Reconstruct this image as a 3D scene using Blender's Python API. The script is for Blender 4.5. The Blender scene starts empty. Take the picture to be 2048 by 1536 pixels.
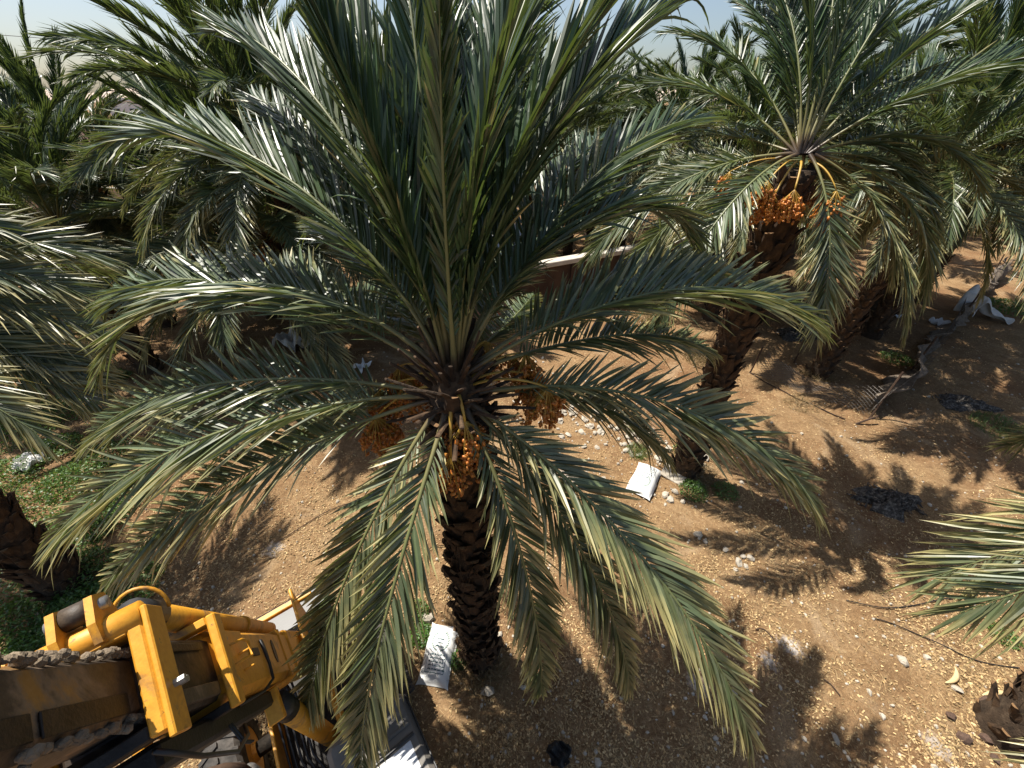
import bpy, math, random
import numpy as np
from mathutils import Vector, Matrix
rad = math.radians
random.seed(7)
RNG = np.random.default_rng(7)
SC = bpy.context.scene
COL = SC.collection

# ------------------------------------------------------------------ camera, world, sun, exposure
CAM_H = 7.6
PITCH = math.atan(568 / 785.7)
cam_d = bpy.data.cameras.new('camera')
cam_d.sensor_fit = 'HORIZONTAL'; cam_d.sensor_width = 36.0
cam_d.lens = 36.0 * 785.7 / 2048
cam_d.clip_start = 0.05; cam_d.clip_end = 6000
cam = bpy.data.objects.new('camera', cam_d); COL.objects.link(cam)
cam.location = (0, 0, CAM_H); cam.rotation_euler = (math.pi / 2 - PITCH, 0, 0)
SC.camera = cam

SUN_EL = rad(63.0)
SUN_TO = Vector((-2.48, 1.79, 0)).normalized()          # horizontal direction towards the sun
world = bpy.data.worlds.new('World'); SC.world = world; world.use_nodes = True
wn = world.node_tree; wn.nodes.clear()
w_out = wn.nodes.new('ShaderNodeOutputWorld'); w_bg = wn.nodes.new('ShaderNodeBackground')
w_sky = wn.nodes.new('ShaderNodeTexSky'); w_sky.sky_type = 'NISHITA'; w_sky.sun_disc = False
w_sky.sun_elevation = SUN_EL; w_sky.sun_rotation = math.atan2(SUN_TO.x, SUN_TO.y)
w_sky.altitude = 0; w_sky.air_density = 1.0; w_sky.dust_density = 2.0; w_sky.ozone_density = 1.0
w_bg.inputs['Strength'].default_value = 0.075
wn.links.new(w_sky.outputs[0], w_bg.inputs['Color']); wn.links.new(w_bg.outputs[0], w_out.inputs['Surface'])

sun_d = bpy.data.lights.new('sun', 'SUN'); sun_d.energy = 5.0; sun_d.angle = rad(0.5); sun_d.color = (1.0, 0.94, 0.85)
sun = bpy.data.objects.new('sun', sun_d); COL.objects.link(sun)
sdir = Vector((SUN_TO.x * math.cos(SUN_EL), SUN_TO.y * math.cos(SUN_EL), math.sin(SUN_EL)))
sun.rotation_euler = sdir.to_track_quat('Z', 'Y').to_euler(); sun.location = sdir * 60

SC.view_settings.view_transform = 'Standard'; SC.view_settings.look = 'None'
SC.view_settings.gamma = 1.0; SC.view_settings.use_curve_mapping = False
SC.view_settings.exposure = 0.85
SC.render.engine = 'CYCLES'
SC.cycles.max_bounces = 6; SC.cycles.diffuse_bounces = 2; SC.cycles.glossy_bounces = 2
SC.cycles.transmission_bounces = 3; SC.cycles.transparent_max_bounces = 6

# pixel -> place helpers (a pixel gives a direction; the distance comes from the ground or a known height)
_c, _s = math.cos(PITCH), math.sin(PITCH)
def ray(px, py):
    cx, cy = (px - 1024) / 785.7, (768 - py) / 785.7
    return Vector((cx, _c + cy * _s, -_s + cy * _c))
def at_height(px, py, z=0.0):
    d = ray(px, py); t = (z - CAM_H) / d.z
    return Vector((d.x * t, d.y * t, z))

# ------------------------------------------------------------------ mesh helpers
def gh(x, y):
    """ground height"""
    return (0.05 * np.sin(x * 0.9 + 0.5) * np.cos(y * 0.8) + 0.03 * np.sin(x * 2.3 + y * 1.7)
            + 0.015 * np.sin(x * 5.1 - y * 4.3 + 1.0))

def mesh_from(name, V, faces, mats, smooth=False, attr=None, midx=None):
    """faces: list of int arrays (n,k)."""
    V = np.asarray(V, dtype=np.float32)
    me = bpy.data.meshes.new(name)
    faces = [np.asarray(f, dtype=np.int32) for f in faces if len(f)]
    loops = np.concatenate([f.ravel() for f in faces])
    tot = np.concatenate([np.full(len(f), f.shape[1], dtype=np.int32) for f in faces])
    start = np.concatenate([[0], np.cumsum(tot)[:-1]]).astype(np.int32)
    me.vertices.add(len(V)); me.vertices.foreach_set('co', V.ravel())
    me.loops.add(len(loops)); me.loops.foreach_set('vertex_index', loops)
    me.polygons.add(len(tot)); me.polygons.foreach_set('loop_start', start)
    try: me.polygons.foreach_set('loop_total', tot)
    except Exception: pass
    me.polygons.foreach_set('use_smooth', np.full(len(tot), bool(smooth)))
    for m in (mats if isinstance(mats, (list, tuple)) else [mats]): me.materials.append(m)
    if midx is not None: me.polygons.foreach_set('material_index', np.asarray(midx, dtype=np.int32))
    if attr is not None:
        a = me.attributes.new('lf', 'FLOAT_COLOR', 'POINT')
        a.data.foreach_set('color', np.asarray(attr, dtype=np.float32).ravel())
    me.update(calc_edges=True); me.validate()
    return me

def link(name, me, parent=None, loc=None, rot=None, scale=None):
    o = bpy.data.objects.new(name, me); COL.objects.link(o)
    if parent is not None: o.parent = parent
    if loc is not None: o.location = loc
    if rot is not None: o.rotation_euler = rot
    if scale is not None: o.scale = scale if hasattr(scale, '__len__') else (scale,) * 3
    return o
def tag(o, label=None, cat=None, group=None, kind=None):
    if label: o['label'] = label
    if cat: o['category'] = cat
    if group: o['group'] = group
    if kind: o['kind'] = kind
    return o
def empty(name, loc=(0, 0, 0)):
    o = bpy.data.objects.new(name, None); COL.objects.link(o); o.location = loc; o.empty_display_size = .2
    return o

class MB:
    """collects simple shapes into one mesh"""
    def __init__(s): s.V = []; s.F = {}; s.n = 0
    def add(s, V, faces):
        for f in faces: s.F.setdefault(len(f), []).append([i + s.n for i in f])
        s.V.extend([tuple(v) for v in V]); s.n += len(V)
    def hexa(s, c8): # 8 corners: bottom 4 (ccw), top 4
        s.add(c8, [(3, 2, 1, 0), (4, 5, 6, 7), (0, 1, 5, 4), (1, 2, 6, 5), (2, 3, 7, 6), (3, 0, 4, 7)])
    def box(s, fn, x0, x1, y0, y1, z0, z1, bev=0.0):
        """fn maps local coords to place coords; bevelled along all edges when bev>0"""
        if bev <= 0:
            s.hexa([fn(x0, y0, z0), fn(x1, y0, z0), fn(x1, y1, z0), fn(x0, y1, z0), fn(x0, y0, z1), fn(x1, y0, z1), fn(x1, y1, z1), fn(x0, y1, z1)]); return
        b = bev; V = []
        for (z, i) in ((z0, b), (z0 + b, 0), (z1 - b, 0), (z1, b)):
            xa, xb, ya, yb = x0 + i, x1 - i, y0 + i, y1 - i
            k = b if i == 0 else b * .4
            V += [fn(xa + k, ya, z), fn(xb - k, ya, z), fn(xb, ya + k, z), fn(xb, yb - k, z), fn(xb - k, yb, z), fn(xa + k, yb, z), fn(xa, yb - k, z), fn(xa, ya + k, z)]
        F = [tuple(reversed(range(8))), tuple(range(24, 32))]
        for r in range(3):
            for k in range(8): F.append((r * 8 + k, r * 8 + (k + 1) % 8, r * 8 + 8 + (k + 1) % 8, r * 8 + 8 + k))
        s.add(V, F)
    def tube(s, pts, radii, n=8, cap=True, flat=1.0):
        pts = [Vector(p) for p in pts]
        if not hasattr(radii, '__len__'): radii = [radii] * len(pts)
        V = []; up = Vector((0, 0, 1)); prev = None
        for i, p in enumerate(pts):
            t = (pts[min(i + 1, len(pts) - 1)] - pts[max(i - 1, 0)]).normalized()
            if prev is None:
                a = up.cross(t)
                if a.length < .05: a = Vector((1, 0, 0)).cross(t)
            else: a = prev - t * prev.dot(t)
            a.normalize(); prev = a; b = t.cross(a)
            for k in range(n):
                th = 2 * math.pi * k / n
                V.append(p + (a * math.cos(th) + b * math.sin(th) * flat) * radii[i])
        F = []
        for i in range(len(pts) - 1):
            for k in range(n): F.append((i * n + k, i * n + (k + 1) % n, (i + 1) * n + (k + 1) % n, (i + 1) * n + k))
        if cap: F.append(tuple(reversed(range(n)))); F.append(tuple(range((len(pts) - 1) * n, len(pts) * n)))
        s.add(V, F)
    def mesh(s, name, mat, smooth=False):
        return mesh_from(name, np.array(s.V), [np.array(f) for f in s.F.values()], mat, smooth)
    def obj(s, name, mat, parent=None, smooth=False, org=None):
        V = np.array(s.V, dtype=float)
        if org is not None: V = V - np.array(org)
        return link(name, mesh_from(name, V, [np.array(f) for f in s.F.values()], mat, smooth), parent)

# ------------------------------------------------------------------ materials
def mat(name):
    m = bpy.data.materials.new(name); m.use_nodes = True
    nt = m.node_tree; p = nt.nodes['Principled BSDF']
    return m, nt, p
def N(nt, t, **kw):
    n = nt.nodes.new(t)
    for k, v in kw.items():
        if k in n.inputs: n.inputs[k].default_value = v
        else: setattr(n, k, v)
    return n
def ramp(nt, fac, stops, interp='LINEAR'):
    r = nt.nodes.new('ShaderNodeValToRGB'); r.color_ramp.interpolation = interp
    e = r.color_ramp.elements
    while len(e) > 1: e.remove(e[-1])
    e[0].position = stops[0][0]; e[0].color = (*stops[0][1], 1)
    for pos, c in stops[1:]:
        x = e.new(pos); x.color = (*c, 1)
    nt.links.new(fac, r.inputs[0]); return r
def noise(nt, scale, detail=6, rough=.6, coord='Object', dist=0.0):
    tc = N(nt, 'ShaderNodeTexCoord'); n = N(nt, 'ShaderNodeTexNoise', Scale=scale, Detail=detail, Roughness=rough, Distortion=dist)
    nt.links.new(tc.outputs[coord], n.inputs['Vector']); return n
def bump(nt, p, h, strength=.3, distance=.02):
    b = N(nt, 'ShaderNodeBump', Strength=strength, Distance=distance)
    nt.links.new(h, b.inputs['Height']); nt.links.new(b.outputs[0], p.inputs['Normal']); return b
def mixc(nt, fac, a, b, blend='MIX'):
    m = N(nt, 'ShaderNodeMix', data_type='RGBA', blend_type=blend)
    for s, v in ((m.inputs[0], fac), (m.inputs[6], a), (m.inputs[7], b)):
        if hasattr(v, 'links') or isinstance(v, bpy.types.NodeSocket): nt.links.new(v, s)
        elif isinstance(v, (int, float)): s.default_value = v
        else: s.default_value = (*v, 1)
    return m.outputs[2]

def noisy(name, stops, scale, rough=.8, bstr=.4, bdist=.01, detail=8, metallic=0, spec=.3, bscale=None):
    m, nt, p = mat(name)
    n = noise(nt, scale, detail); r = ramp(nt, n.outputs[0], stops)
    nt.links.new(r.outputs[0], p.inputs['Base Color'])
    p.inputs['Roughness'].default_value = rough; p.inputs['Metallic'].default_value = metallic
    p.inputs['Specular IOR Level'].default_value = spec
    n2 = noise(nt, bscale or scale * 4, 6); bump(nt, p, n2.outputs[0], bstr, bdist)
    return m

def leaf_material(name, young, old, dry, transl=.28, rough=.36):
    """lf attribute: r = leaflet random, g = along the leaflet, b = age of the frond"""
    m, nt, p = mat(name)
    at = N(nt, 'ShaderNodeAttribute', attribute_name='lf'); sep = N(nt, 'ShaderNodeSeparateColor')
    nt.links.new(at.outputs['Color'], sep.inputs[0])
    nz = noise(nt, 9, 3)
    col = mixc(nt, sep.outputs[2], young, old)
    # per leaflet variation
    v = N(nt, 'ShaderNodeMapRange'); nt.links.new(sep.outputs[0], v.inputs[0]); v.inputs[3].default_value = .55; v.inputs[4].default_value = 1.5
    hs = N(nt, 'ShaderNodeHueSaturation'); nt.links.new(col, hs.inputs['Color']); nt.links.new(v.outputs[0], hs.inputs['Value'])
    # dry tips on older fronds
    ma = N(nt, 'ShaderNodeMath', operation='MULTIPLY'); nt.links.new(sep.outputs[1], ma.inputs[0]); nt.links.new(sep.outputs[2], ma.inputs[1])
    mb = N(nt, 'ShaderNodeMath', operation='MULTIPLY_ADD'); nt.links.new(nz.outputs[0], mb.inputs[0]); mb.inputs[1].default_value = .5; nt.links.new(ma.outputs[0], mb.inputs[2])
    mr = N(nt, 'ShaderNodeMapRange'); nt.links.new(mb.outputs[0], mr.inputs[0]); mr.inputs[1].default_value = .55; mr.inputs[2].default_value = 1.15
    col2 = mixc(nt, mr.outputs[0], hs.outputs[0], dry)
    nt.links.new(col2, p.inputs['Base Color'])
    p.inputs['Roughness'].default_value = rough; p.inputs['Specular IOR Level'].default_value = .75
    tr = N(nt, 'ShaderNodeBsdfTranslucent')
    tcol = mixc(nt, .5, col2, (.22, .28, .03)); nt.links.new(tcol, tr.inputs['Color'])
    mx = N(nt, 'ShaderNodeMixShader'); mx.inputs[0].default_value = transl
    nt.links.new(p.outputs[0], mx.inputs[1]); nt.links.new(tr.outputs[0], mx.inputs[2])
    nt.links.new(mx.outputs[0], nt.nodes['Material Output'].inputs['Surface'])
    return m

M = {}
M['leaf'] = leaf_material('palm leaflet', (.038, .078, .030), (.120, .138, .068), (.44, .38, .16), .22, .41)
M['leaf_grey'] = leaf_material('grey palm leaflet', (.075, .095, .080), (.11, .12, .10), (.30, .27, .17), .12, .42)
M['leaf_far'] = leaf_material('distant palm leaflet', (.040, .072, .034), (.10, .118, .062), (.34, .30, .14), .20, .42)
M['rachis'] = noisy('frond stalk', [(.3, (.09, .11, .04)), (.7, (.19, .19, .075))], 6, .45, .1, .003, spec=.5)
def rachis_material():
    m, nt, p = mat('frond stalk'); at = N(nt, 'ShaderNodeAttribute', attribute_name='lf'); sep = N(nt, 'ShaderNodeSeparateColor'); nt.links.new(at.outputs['Color'], sep.inputs[0])
    nz = noise(nt, 12, 4); ad = N(nt, 'ShaderNodeMath', operation='MULTIPLY_ADD'); nt.links.new(nz.outputs[0], ad.inputs[0]); ad.inputs[1].default_value = .06; nt.links.new(sep.outputs[1], ad.inputs[2])
    r = ramp(nt, ad.outputs[0], [(.03, (.035, .020, .012)), (.075, (.09, .060, .028)), (.11, (.17, .15, .055)), (.3, (.15, .165, .06)), (1, (.12, .14, .055))])
    nt.links.new(r.outputs[0], p.inputs['Base Color']); p.inputs['Roughness'].default_value = .45; return m
M['rachis'] = rachis_material()
M['stalk'] = noisy('fruit stalk', [(.3, (.36, .20, .03)), (.7, (.50, .32, .05))], 8, .45, .1, .003, spec=.5)
M['date'] = noisy('date fruit', [(.32, (.24, .060, .012)), (.45, (.44, .14, .022)), (.58, (.56, .22, .035)), (.72, (.62, .32, .07))], 26, .38, .05, .002, spec=.5)
M['trunk'] = noisy('palm trunk', [(.25, (.022, .015, .010)), (.55, (.06, .040, .025)), (.8, (.12, .085, .055))], 9, .95, .8, .03)
M['boot'] = noisy('palm leaf base', [(.25, (.022, .014, .009)), (.5, (.060, .036, .020)), (.75, (.15, .09, .045))], 7, .9, .7, .015)
M['boot_cut'] = noisy('palm leaf base cut', [(.3, (.12, .065, .03)), (.7, (.24, .14, .065))], 30, .9, .5, .01)
M['fibre'] = noisy('palm fibre', [(.3, (.04, .026, .016)), (.7, (.12, .075, .04))], 25, 1, .5, .01)
M['stone'] = noisy('limestone', [(.25, (.30, .26, .20)), (.6, (.48, .43, .35)), (.85, (.62, .58, .50))], 5, .9, .6, .02)
M['brownstone'] = noisy('brown stone', [(.3, (.06, .04, .03)), (.7, (.14, .085, .06))], 6, .8, .5, .02)
M['weed'] = leaf_material('weed leaf', (.07, .17, .025), (.12, .17, .05), (.32, .28, .1), .3, .5)
M['dryweed'] = leaf_material('dry weed', (.22, .15, .07), (.32, .23, .11), (.40, .31, .18), .2, .7)
M['sack'] = noisy('woven sack', [(.3, (.62, .62, .60)), (.7, (.80, .80, .78))], 3, .55, .35, .006, bscale=14)
M['print'] = noisy('sack print', [(.3, (.03, .08, .10)), (.7, (.06, .14, .15))], 20, .6, .1, .002)
M['printg'] = noisy('sack green print', [(.3, (.03, .11, .08)), (.7, (.06, .18, .13))], 20, .6, .1, .002)
M['yellow'] = None
M['dirty'] = None

def paint_material():
    m, nt, p = mat('worn yellow paint')
    n1 = noise(nt, 5.5, 9, .65, dist=.4); n2 = noise(nt, 22, 8, .7)
    base = ramp(nt, n2.outputs[0], [(.3, (.52, .22, .014)), (.7, (.70, .34, .03))])
    rust = ramp(nt, n2.outputs[0], [(.3, (.06, .035, .02)), (.65, (.20, .12, .07))])
    f = ramp(nt, n1.outputs[0], [(.54, (0, 0, 0)), (.68, (.8, .8, .8))])
    f2 = ramp(nt, n2.outputs[0], [(.62, (0, 0, 0)), (.70, (1, 1, 1))])
    c = mixc(nt, f.outputs[0], base.outputs[0], rust.outputs[0]); c = mixc(nt, f2.outputs[0], c, (.10, .06, .035))
    nt.links.new(c, p.inputs['Base Color']); p.inputs['Roughness'].default_value = .5
    bump(nt, p, n2.outputs[0], .25, .006); return m
M['yellow'] = paint_material()
def dirty_material():
    m, nt, p = mat('greasy boom paint')
    n1 = noise(nt, 2.6, 8, .62, dist=.6); n2 = noise(nt, 30, 8, .7)
    c = ramp(nt, n1.outputs[0], [(.30, (.34, .17, .03)), (.37, (.20, .14, .09)), (.43, (.050, .035, .023)), (.56, (.016, .012, .009))])
    c2 = mixc(nt, .20, c.outputs[0], ramp(nt, n2.outputs[0], [(.3, (.02, .015, .01)), (.7, (.30, .22, .14))]).outputs[0])
    nt.links.new(c2, p.inputs['Base Color']); p.inputs['Roughness'].default_value = .6
    bump(nt, p, n2.outputs[0], .4, .008); return m
M['dirty'] = dirty_material()
M['grease'] = noisy('black grease', [(.3, (.008, .007, .006)), (.7, (.03, .024, .018))], 12, .55, .5, .01)
M['grimy'] = noisy('grimy steel', [(.35, (.012, .010, .008)), (.55, (.045, .032, .022)), (.75, (.17, .11, .06))], 7, .6, .4, .008)
M['clod'] = noisy('caked dirt', [(.3, (.10, .075, .05)), (.7, (.28, .22, .15))], 18, .95, .8, .02)
M['rubber'] = noisy('tyre rubber', [(.3, (.025, .024, .022)), (.7, (.09, .08, .07))], 14, .85, .4, .01)
M['black'] = noisy('black plastic', [(.3, (.010, .010, .010)), (.7, (.022, .022, .022))], 10, .45, .2, .004, spec=.5)
M['steel'] = noisy('grey steel', [(.3, (.20, .20, .19)), (.7, (.36, .35, .33))], 10, .45, .2, .004, metallic=.7)
M['chrome'] = noisy('chrome rod', [(.3, (.55, .55, .55)), (.7, (.7, .7, .7))], 10, .2, .02, .001, metallic=1)
M['roof'] = noisy('cab roof', [(.3, (.10, .095, .085)), (.7, (.19, .17, .145))], 3, .55, .25, .004, bscale=40)
M['roofwhite'] = noisy('roof panel', [(.3, (.50, .51, .52)), (.6, (.70, .71, .72)), (.8, (.80, .80, .80))], 40, .5, .4, .004)
M['wall'] = noisy('brown wall', [(.3, (.040, .024, .016)), (.7, (.085, .052, .034))], 2.2, .95, .4, .02)
M['wallcap'] = noisy('wall coping', [(.3, (.42, .38, .32)), (.7, (.58, .53, .46))], 3, .9, .3, .01)
M['render'] = noisy('pink render', [(.3, (.46, .35, .28)), (.7, (.58, .46, .38))], 1.5, .95, .3, .02)
M['white'] = noisy('white paint', [(.3, (.66, .67, .68)), (.7, (.80, .80, .80))], 2, .7, .2, .01)
M['window'] = noisy('dark window', [(.3, (.02, .025, .03)), (.7, (.04, .05, .06))], 3, .2, .02, .002, spec=.6)
M['cloth'] = noisy('white cloth', [(.3, (.55, .54, .52)), (.7, (.74, .73, .70))], 4, .9, .5, .02, bscale=12)
M['net'] = noisy('grey net', [(.3, (.07, .055, .042)), (.7, (.22, .175, .13))], 9, .95, .5, .02)
M['burlap'] = noisy('brown mesh curtain', [(.3, (.13, .085, .055)), (.7, (.26, .18, .125))], 5, .95, .4, .02, bscale=40)
M['wire'] = noisy('galvanised wire', [(.3, (.09, .08, .075)), (.7, (.20, .18, .16))], 8, .6, .1, .002, metallic=.4)
M['post'] = noisy('rusty post', [(.3, (.035, .022, .016)), (.7, (.09, .055, .035))], 12, .9, .4, .006)
M['red'] = noisy('red pipe', [(.3, (.30, .04, .025)), (.7, (.42, .07, .04))], 8, .5, .1, .003)
M['ash'] = noisy('charred rubbish', [(.3, (.02, .018, .016)), (.5, (.075, .065, .056)), (.75, (.30, .27, .23))], 16, .95, .9, .03)
M['spathe'] = noisy('dry spathe', [(.3, (.50, .36, .18)), (.7, (.64, .48, .27))], 8, .7, .2, .004)
M['litter'] = leaf_material('straw', (.28, .175, .072), (.52, .37, .18), (.56, .42, .23), .1, .8)

def ground_material():
    m, nt, p = mat('dry orchard soil')
    big = noise(nt, .28, 6, .6); mid = noise(nt, 1.7, 8, .65, dist=.5); fine = noise(nt, 14, 10, .75); grit = noise(nt, 60, 6, .8)
    a = ramp(nt, mid.outputs[0], [(.30, (.135, .072, .032)), (.48, (.245, .150, .074)), (.66, (.36, .24, .126))])
    b = ramp(nt, fine.outputs[0], [(.30, (.075, .042, .021)), (.52, (.25, .160, .082)), (.70, (.48, .36, .205))])
    c = mixc(nt, .55, a.outputs[0], b.outputs[0])
    rr = ramp(nt, big.outputs[0], [(.44, (0, 0, 0)), (.62, (.75, .75, .75))])
    c = mixc(nt, rr.outputs[0], c, mixc(nt, .65, c, (.15, .066, .030)))
    pn = noise(nt, .75, 7, .7, dist=.8); rp = ramp(nt, pn.outputs[0], [(.30, (1, 1, 1)), (.44, (0, 0, 0))])
    c = mixc(nt, rp.outputs[0], c, mixc(nt, .6, c, (.40, .30, .19)))
    rd = ramp(nt, pn.outputs[0], [(.58, (0, 0, 0)), (.70, (.7, .7, .7))]); c = mixc(nt, rd.outputs[0], c, (.10, .060, .034))
    g2 = ramp(nt, grit.outputs[0], [(.36, (.42, .40, .38)), (.5, (1, 1, 1)), (.66, (1.6, 1.55, 1.4))])
    c = mixc(nt, .8, c, g2.outputs[0], 'MULTIPLY')
    # pale ash and lime spills with their own outline
    tc = N(nt, 'ShaderNodeTexCoord')
    sep = N(nt, 'ShaderNodeSeparateXYZ'); nt.links.new(tc.outputs['Object'], sep.inputs[0])
    spl = noise(nt, 9, 8, .8)
    for (x, y, r, k) in SPILLS:
        dv = N(nt, 'ShaderNodeVectorMath', operation='DISTANCE'); nt.links.new(tc.outputs['Object'], dv.inputs[0]); dv.inputs[1].default_value = (x, y, 0)
        ad = N(nt, 'ShaderNodeMath', operation='MULTIPLY_ADD'); nt.links.new(spl.outputs[0], ad.inputs[0]); ad.inputs[1].default_value = r * 2.6; nt.links.new(dv.outputs['Value'], ad.inputs[2])
        mr = N(nt, 'ShaderNodeMapRange'); nt.links.new(ad.outputs[0], mr.inputs[0]); mr.inputs[1].default_value = r * 1.5; mr.inputs[2].default_value = r * 2.1
        mr.inputs[3].default_value = k; mr.inputs[4].default_value = 0
        c = mixc(nt, mr.outputs[0], c, (.62, .58, .53))
    nt.links.new(c, p.inputs['Base Color']); p.inputs['Roughness'].default_value = .95; p.inputs['Specular IOR Level'].default_value = .15
    ad = N(nt, 'ShaderNodeMath', operation='MULTIPLY_ADD'); nt.links.new(fine.outputs[0], ad.inputs[0]); ad.inputs[1].default_value = 1.6; nt.links.new(grit.outputs[0], ad.inputs[2])
    bump(nt, p, ad.outputs[0], .75, .03)
    return m
SPILLS = [(4.76, 2.81, .26, .8), (4.26, 2.59, .22, .8), (-5.0, 4.66, .28, .7), (3.0, 2.28, .25, .6), (6.2, 1.55, .25, .6), (1.5, 6.6, .6, .5), (2.2, 5.4, .4, .5), (6.9, 6.2, .3, .5), (-2.9, 1.0, .4, .5), (3.6, 8.2, .8, .45)]
M['ground'] = ground_material()

# ------------------------------------------------------------------ setting
def spaced(lo, a, b, hi, step, growth=1.18):
    mid = list(np.arange(a, b + 1e-6, step)); up = []; x = b; s = step
    while x < hi: s *= growth; x += s; up.append(min(x, hi))
    dn = []; x = a; s = step
    while x > lo: s *= growth; x -= s; dn.append(max(x, lo))
    return np.array(sorted(set(dn)) + mid + sorted(set(up)))
gx = spaced(-2500, -13, 15, 2500, .11); gy = spaced(-120, -2, 17, 3500, .11)
GX, GY = np.meshgrid(gx, gy)
GZ = gh(GX, GY)
near = ((np.abs(GX) < 16) & (GY < 18) & (GY > -3))
GZ = GZ + near * (RNG.normal(size=GX.shape) * .006)
far = np.clip((np.hypot(GX, GY) - 120) / 300, 0, 1); GZ = GZ * (1 - far)
nx, ny = len(gx), len(gy)
idx = np.arange(nx * ny).reshape(ny, nx)
quads = np.stack([idx[:-1, :-1], idx[:-1, 1:], idx[1:, 1:], idx[1:, :-1]], -1).reshape(-1, 4)
ground = link('ground', mesh_from('ground', np.stack([GX, GY, GZ], -1).reshape(-1, 3), [quads], M['ground'], True))
tag(ground, kind='structure')

# far ridge of bare hills
def ridge():
    xs = np.linspace(-3200, 3200, 160); rows = []
    for k, (f, dy) in enumerate(((0, -260), (.55, -120), (1, 0), (.6, 140), (0, 300))):
        hgt = 48 + 34 * np.sin(xs * .0021 + 1.2) + 17 * np.sin(xs * .0063) + 9 * np.sin(xs * .017 + k * .4)
        rows.append(np.stack([xs, 2300 + dy + 30 * np.sin(xs * .01), np.maximum(hgt, 8) * f - 1.5], -1))
    V = np.concatenate(rows); n = len(xs); i = np.arange(5 * n).reshape(5, n)
    return mesh_from('hills', V, [np.stack([i[:-1, :-1], i[:-1, 1:], i[1:, 1:], i[1:, :-1]], -1).reshape(-1, 4)], M['render'], True)
tag(link('hills', ridge()), kind='structure')

# ------------------------------------------------------------------ palm fronds
def frond_curve(p, n=26):
    a0, e0, e1, pw, da, L = p
    s = (np.arange(n) + .5) / n
    e = e0 + (e1 - e0) * s ** pw; a = a0 + da * s
    T = np.stack([np.cos(e) * np.cos(a), np.cos(e) * np.sin(a), np.sin(e)], 1)
    P = np.vstack([[0, 0, 0], np.cumsum(T * L / n, 0)]) + np.array([math.cos(a0), math.sin(a0), 0]) * (.05 + .10 * (1 - max(0, min(1, math.sin(e0)))))
    return P

def frames(P, roll=0.0):
    T = np.gradient(P, axis=0); T /= np.linalg.norm(T, axis=1)[:, None]
    # side vector transported along the rachis, starting horizontal
    S = np.zeros_like(T); h = np.array([-T[1, 1], T[1, 0], 0.0])
    if np.linalg.norm(h) < .05: h = np.array([1.0, 0, 0])
    h /= np.linalg.norm(h)
    for i in range(len(T)):
        h = h - T[i] * (h @ T[i]); h /= np.linalg.norm(h); S[i] = h
    s = np.linspace(0, 1, len(P))
    Nn = np.cross(T, S)
    Nn *= np.where(Nn[:1, 2:3] < 0, -1, 1)
    r = roll * s
    S2 = S * np.cos(r)[:, None] + Nn * np.sin(r)[:, None]; N2 = -S * np.sin(r)[:, None] + Nn * np.cos(r)[:, None]
    return T, S2, N2

def interp(A, s):
    x = s * (len(A) - 1); i = np.clip(x.astype(int), 0, len(A) - 2); f = (x - i)[:, None]
    return A[i] * (1 - f) + A[i + 1] * f

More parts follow.
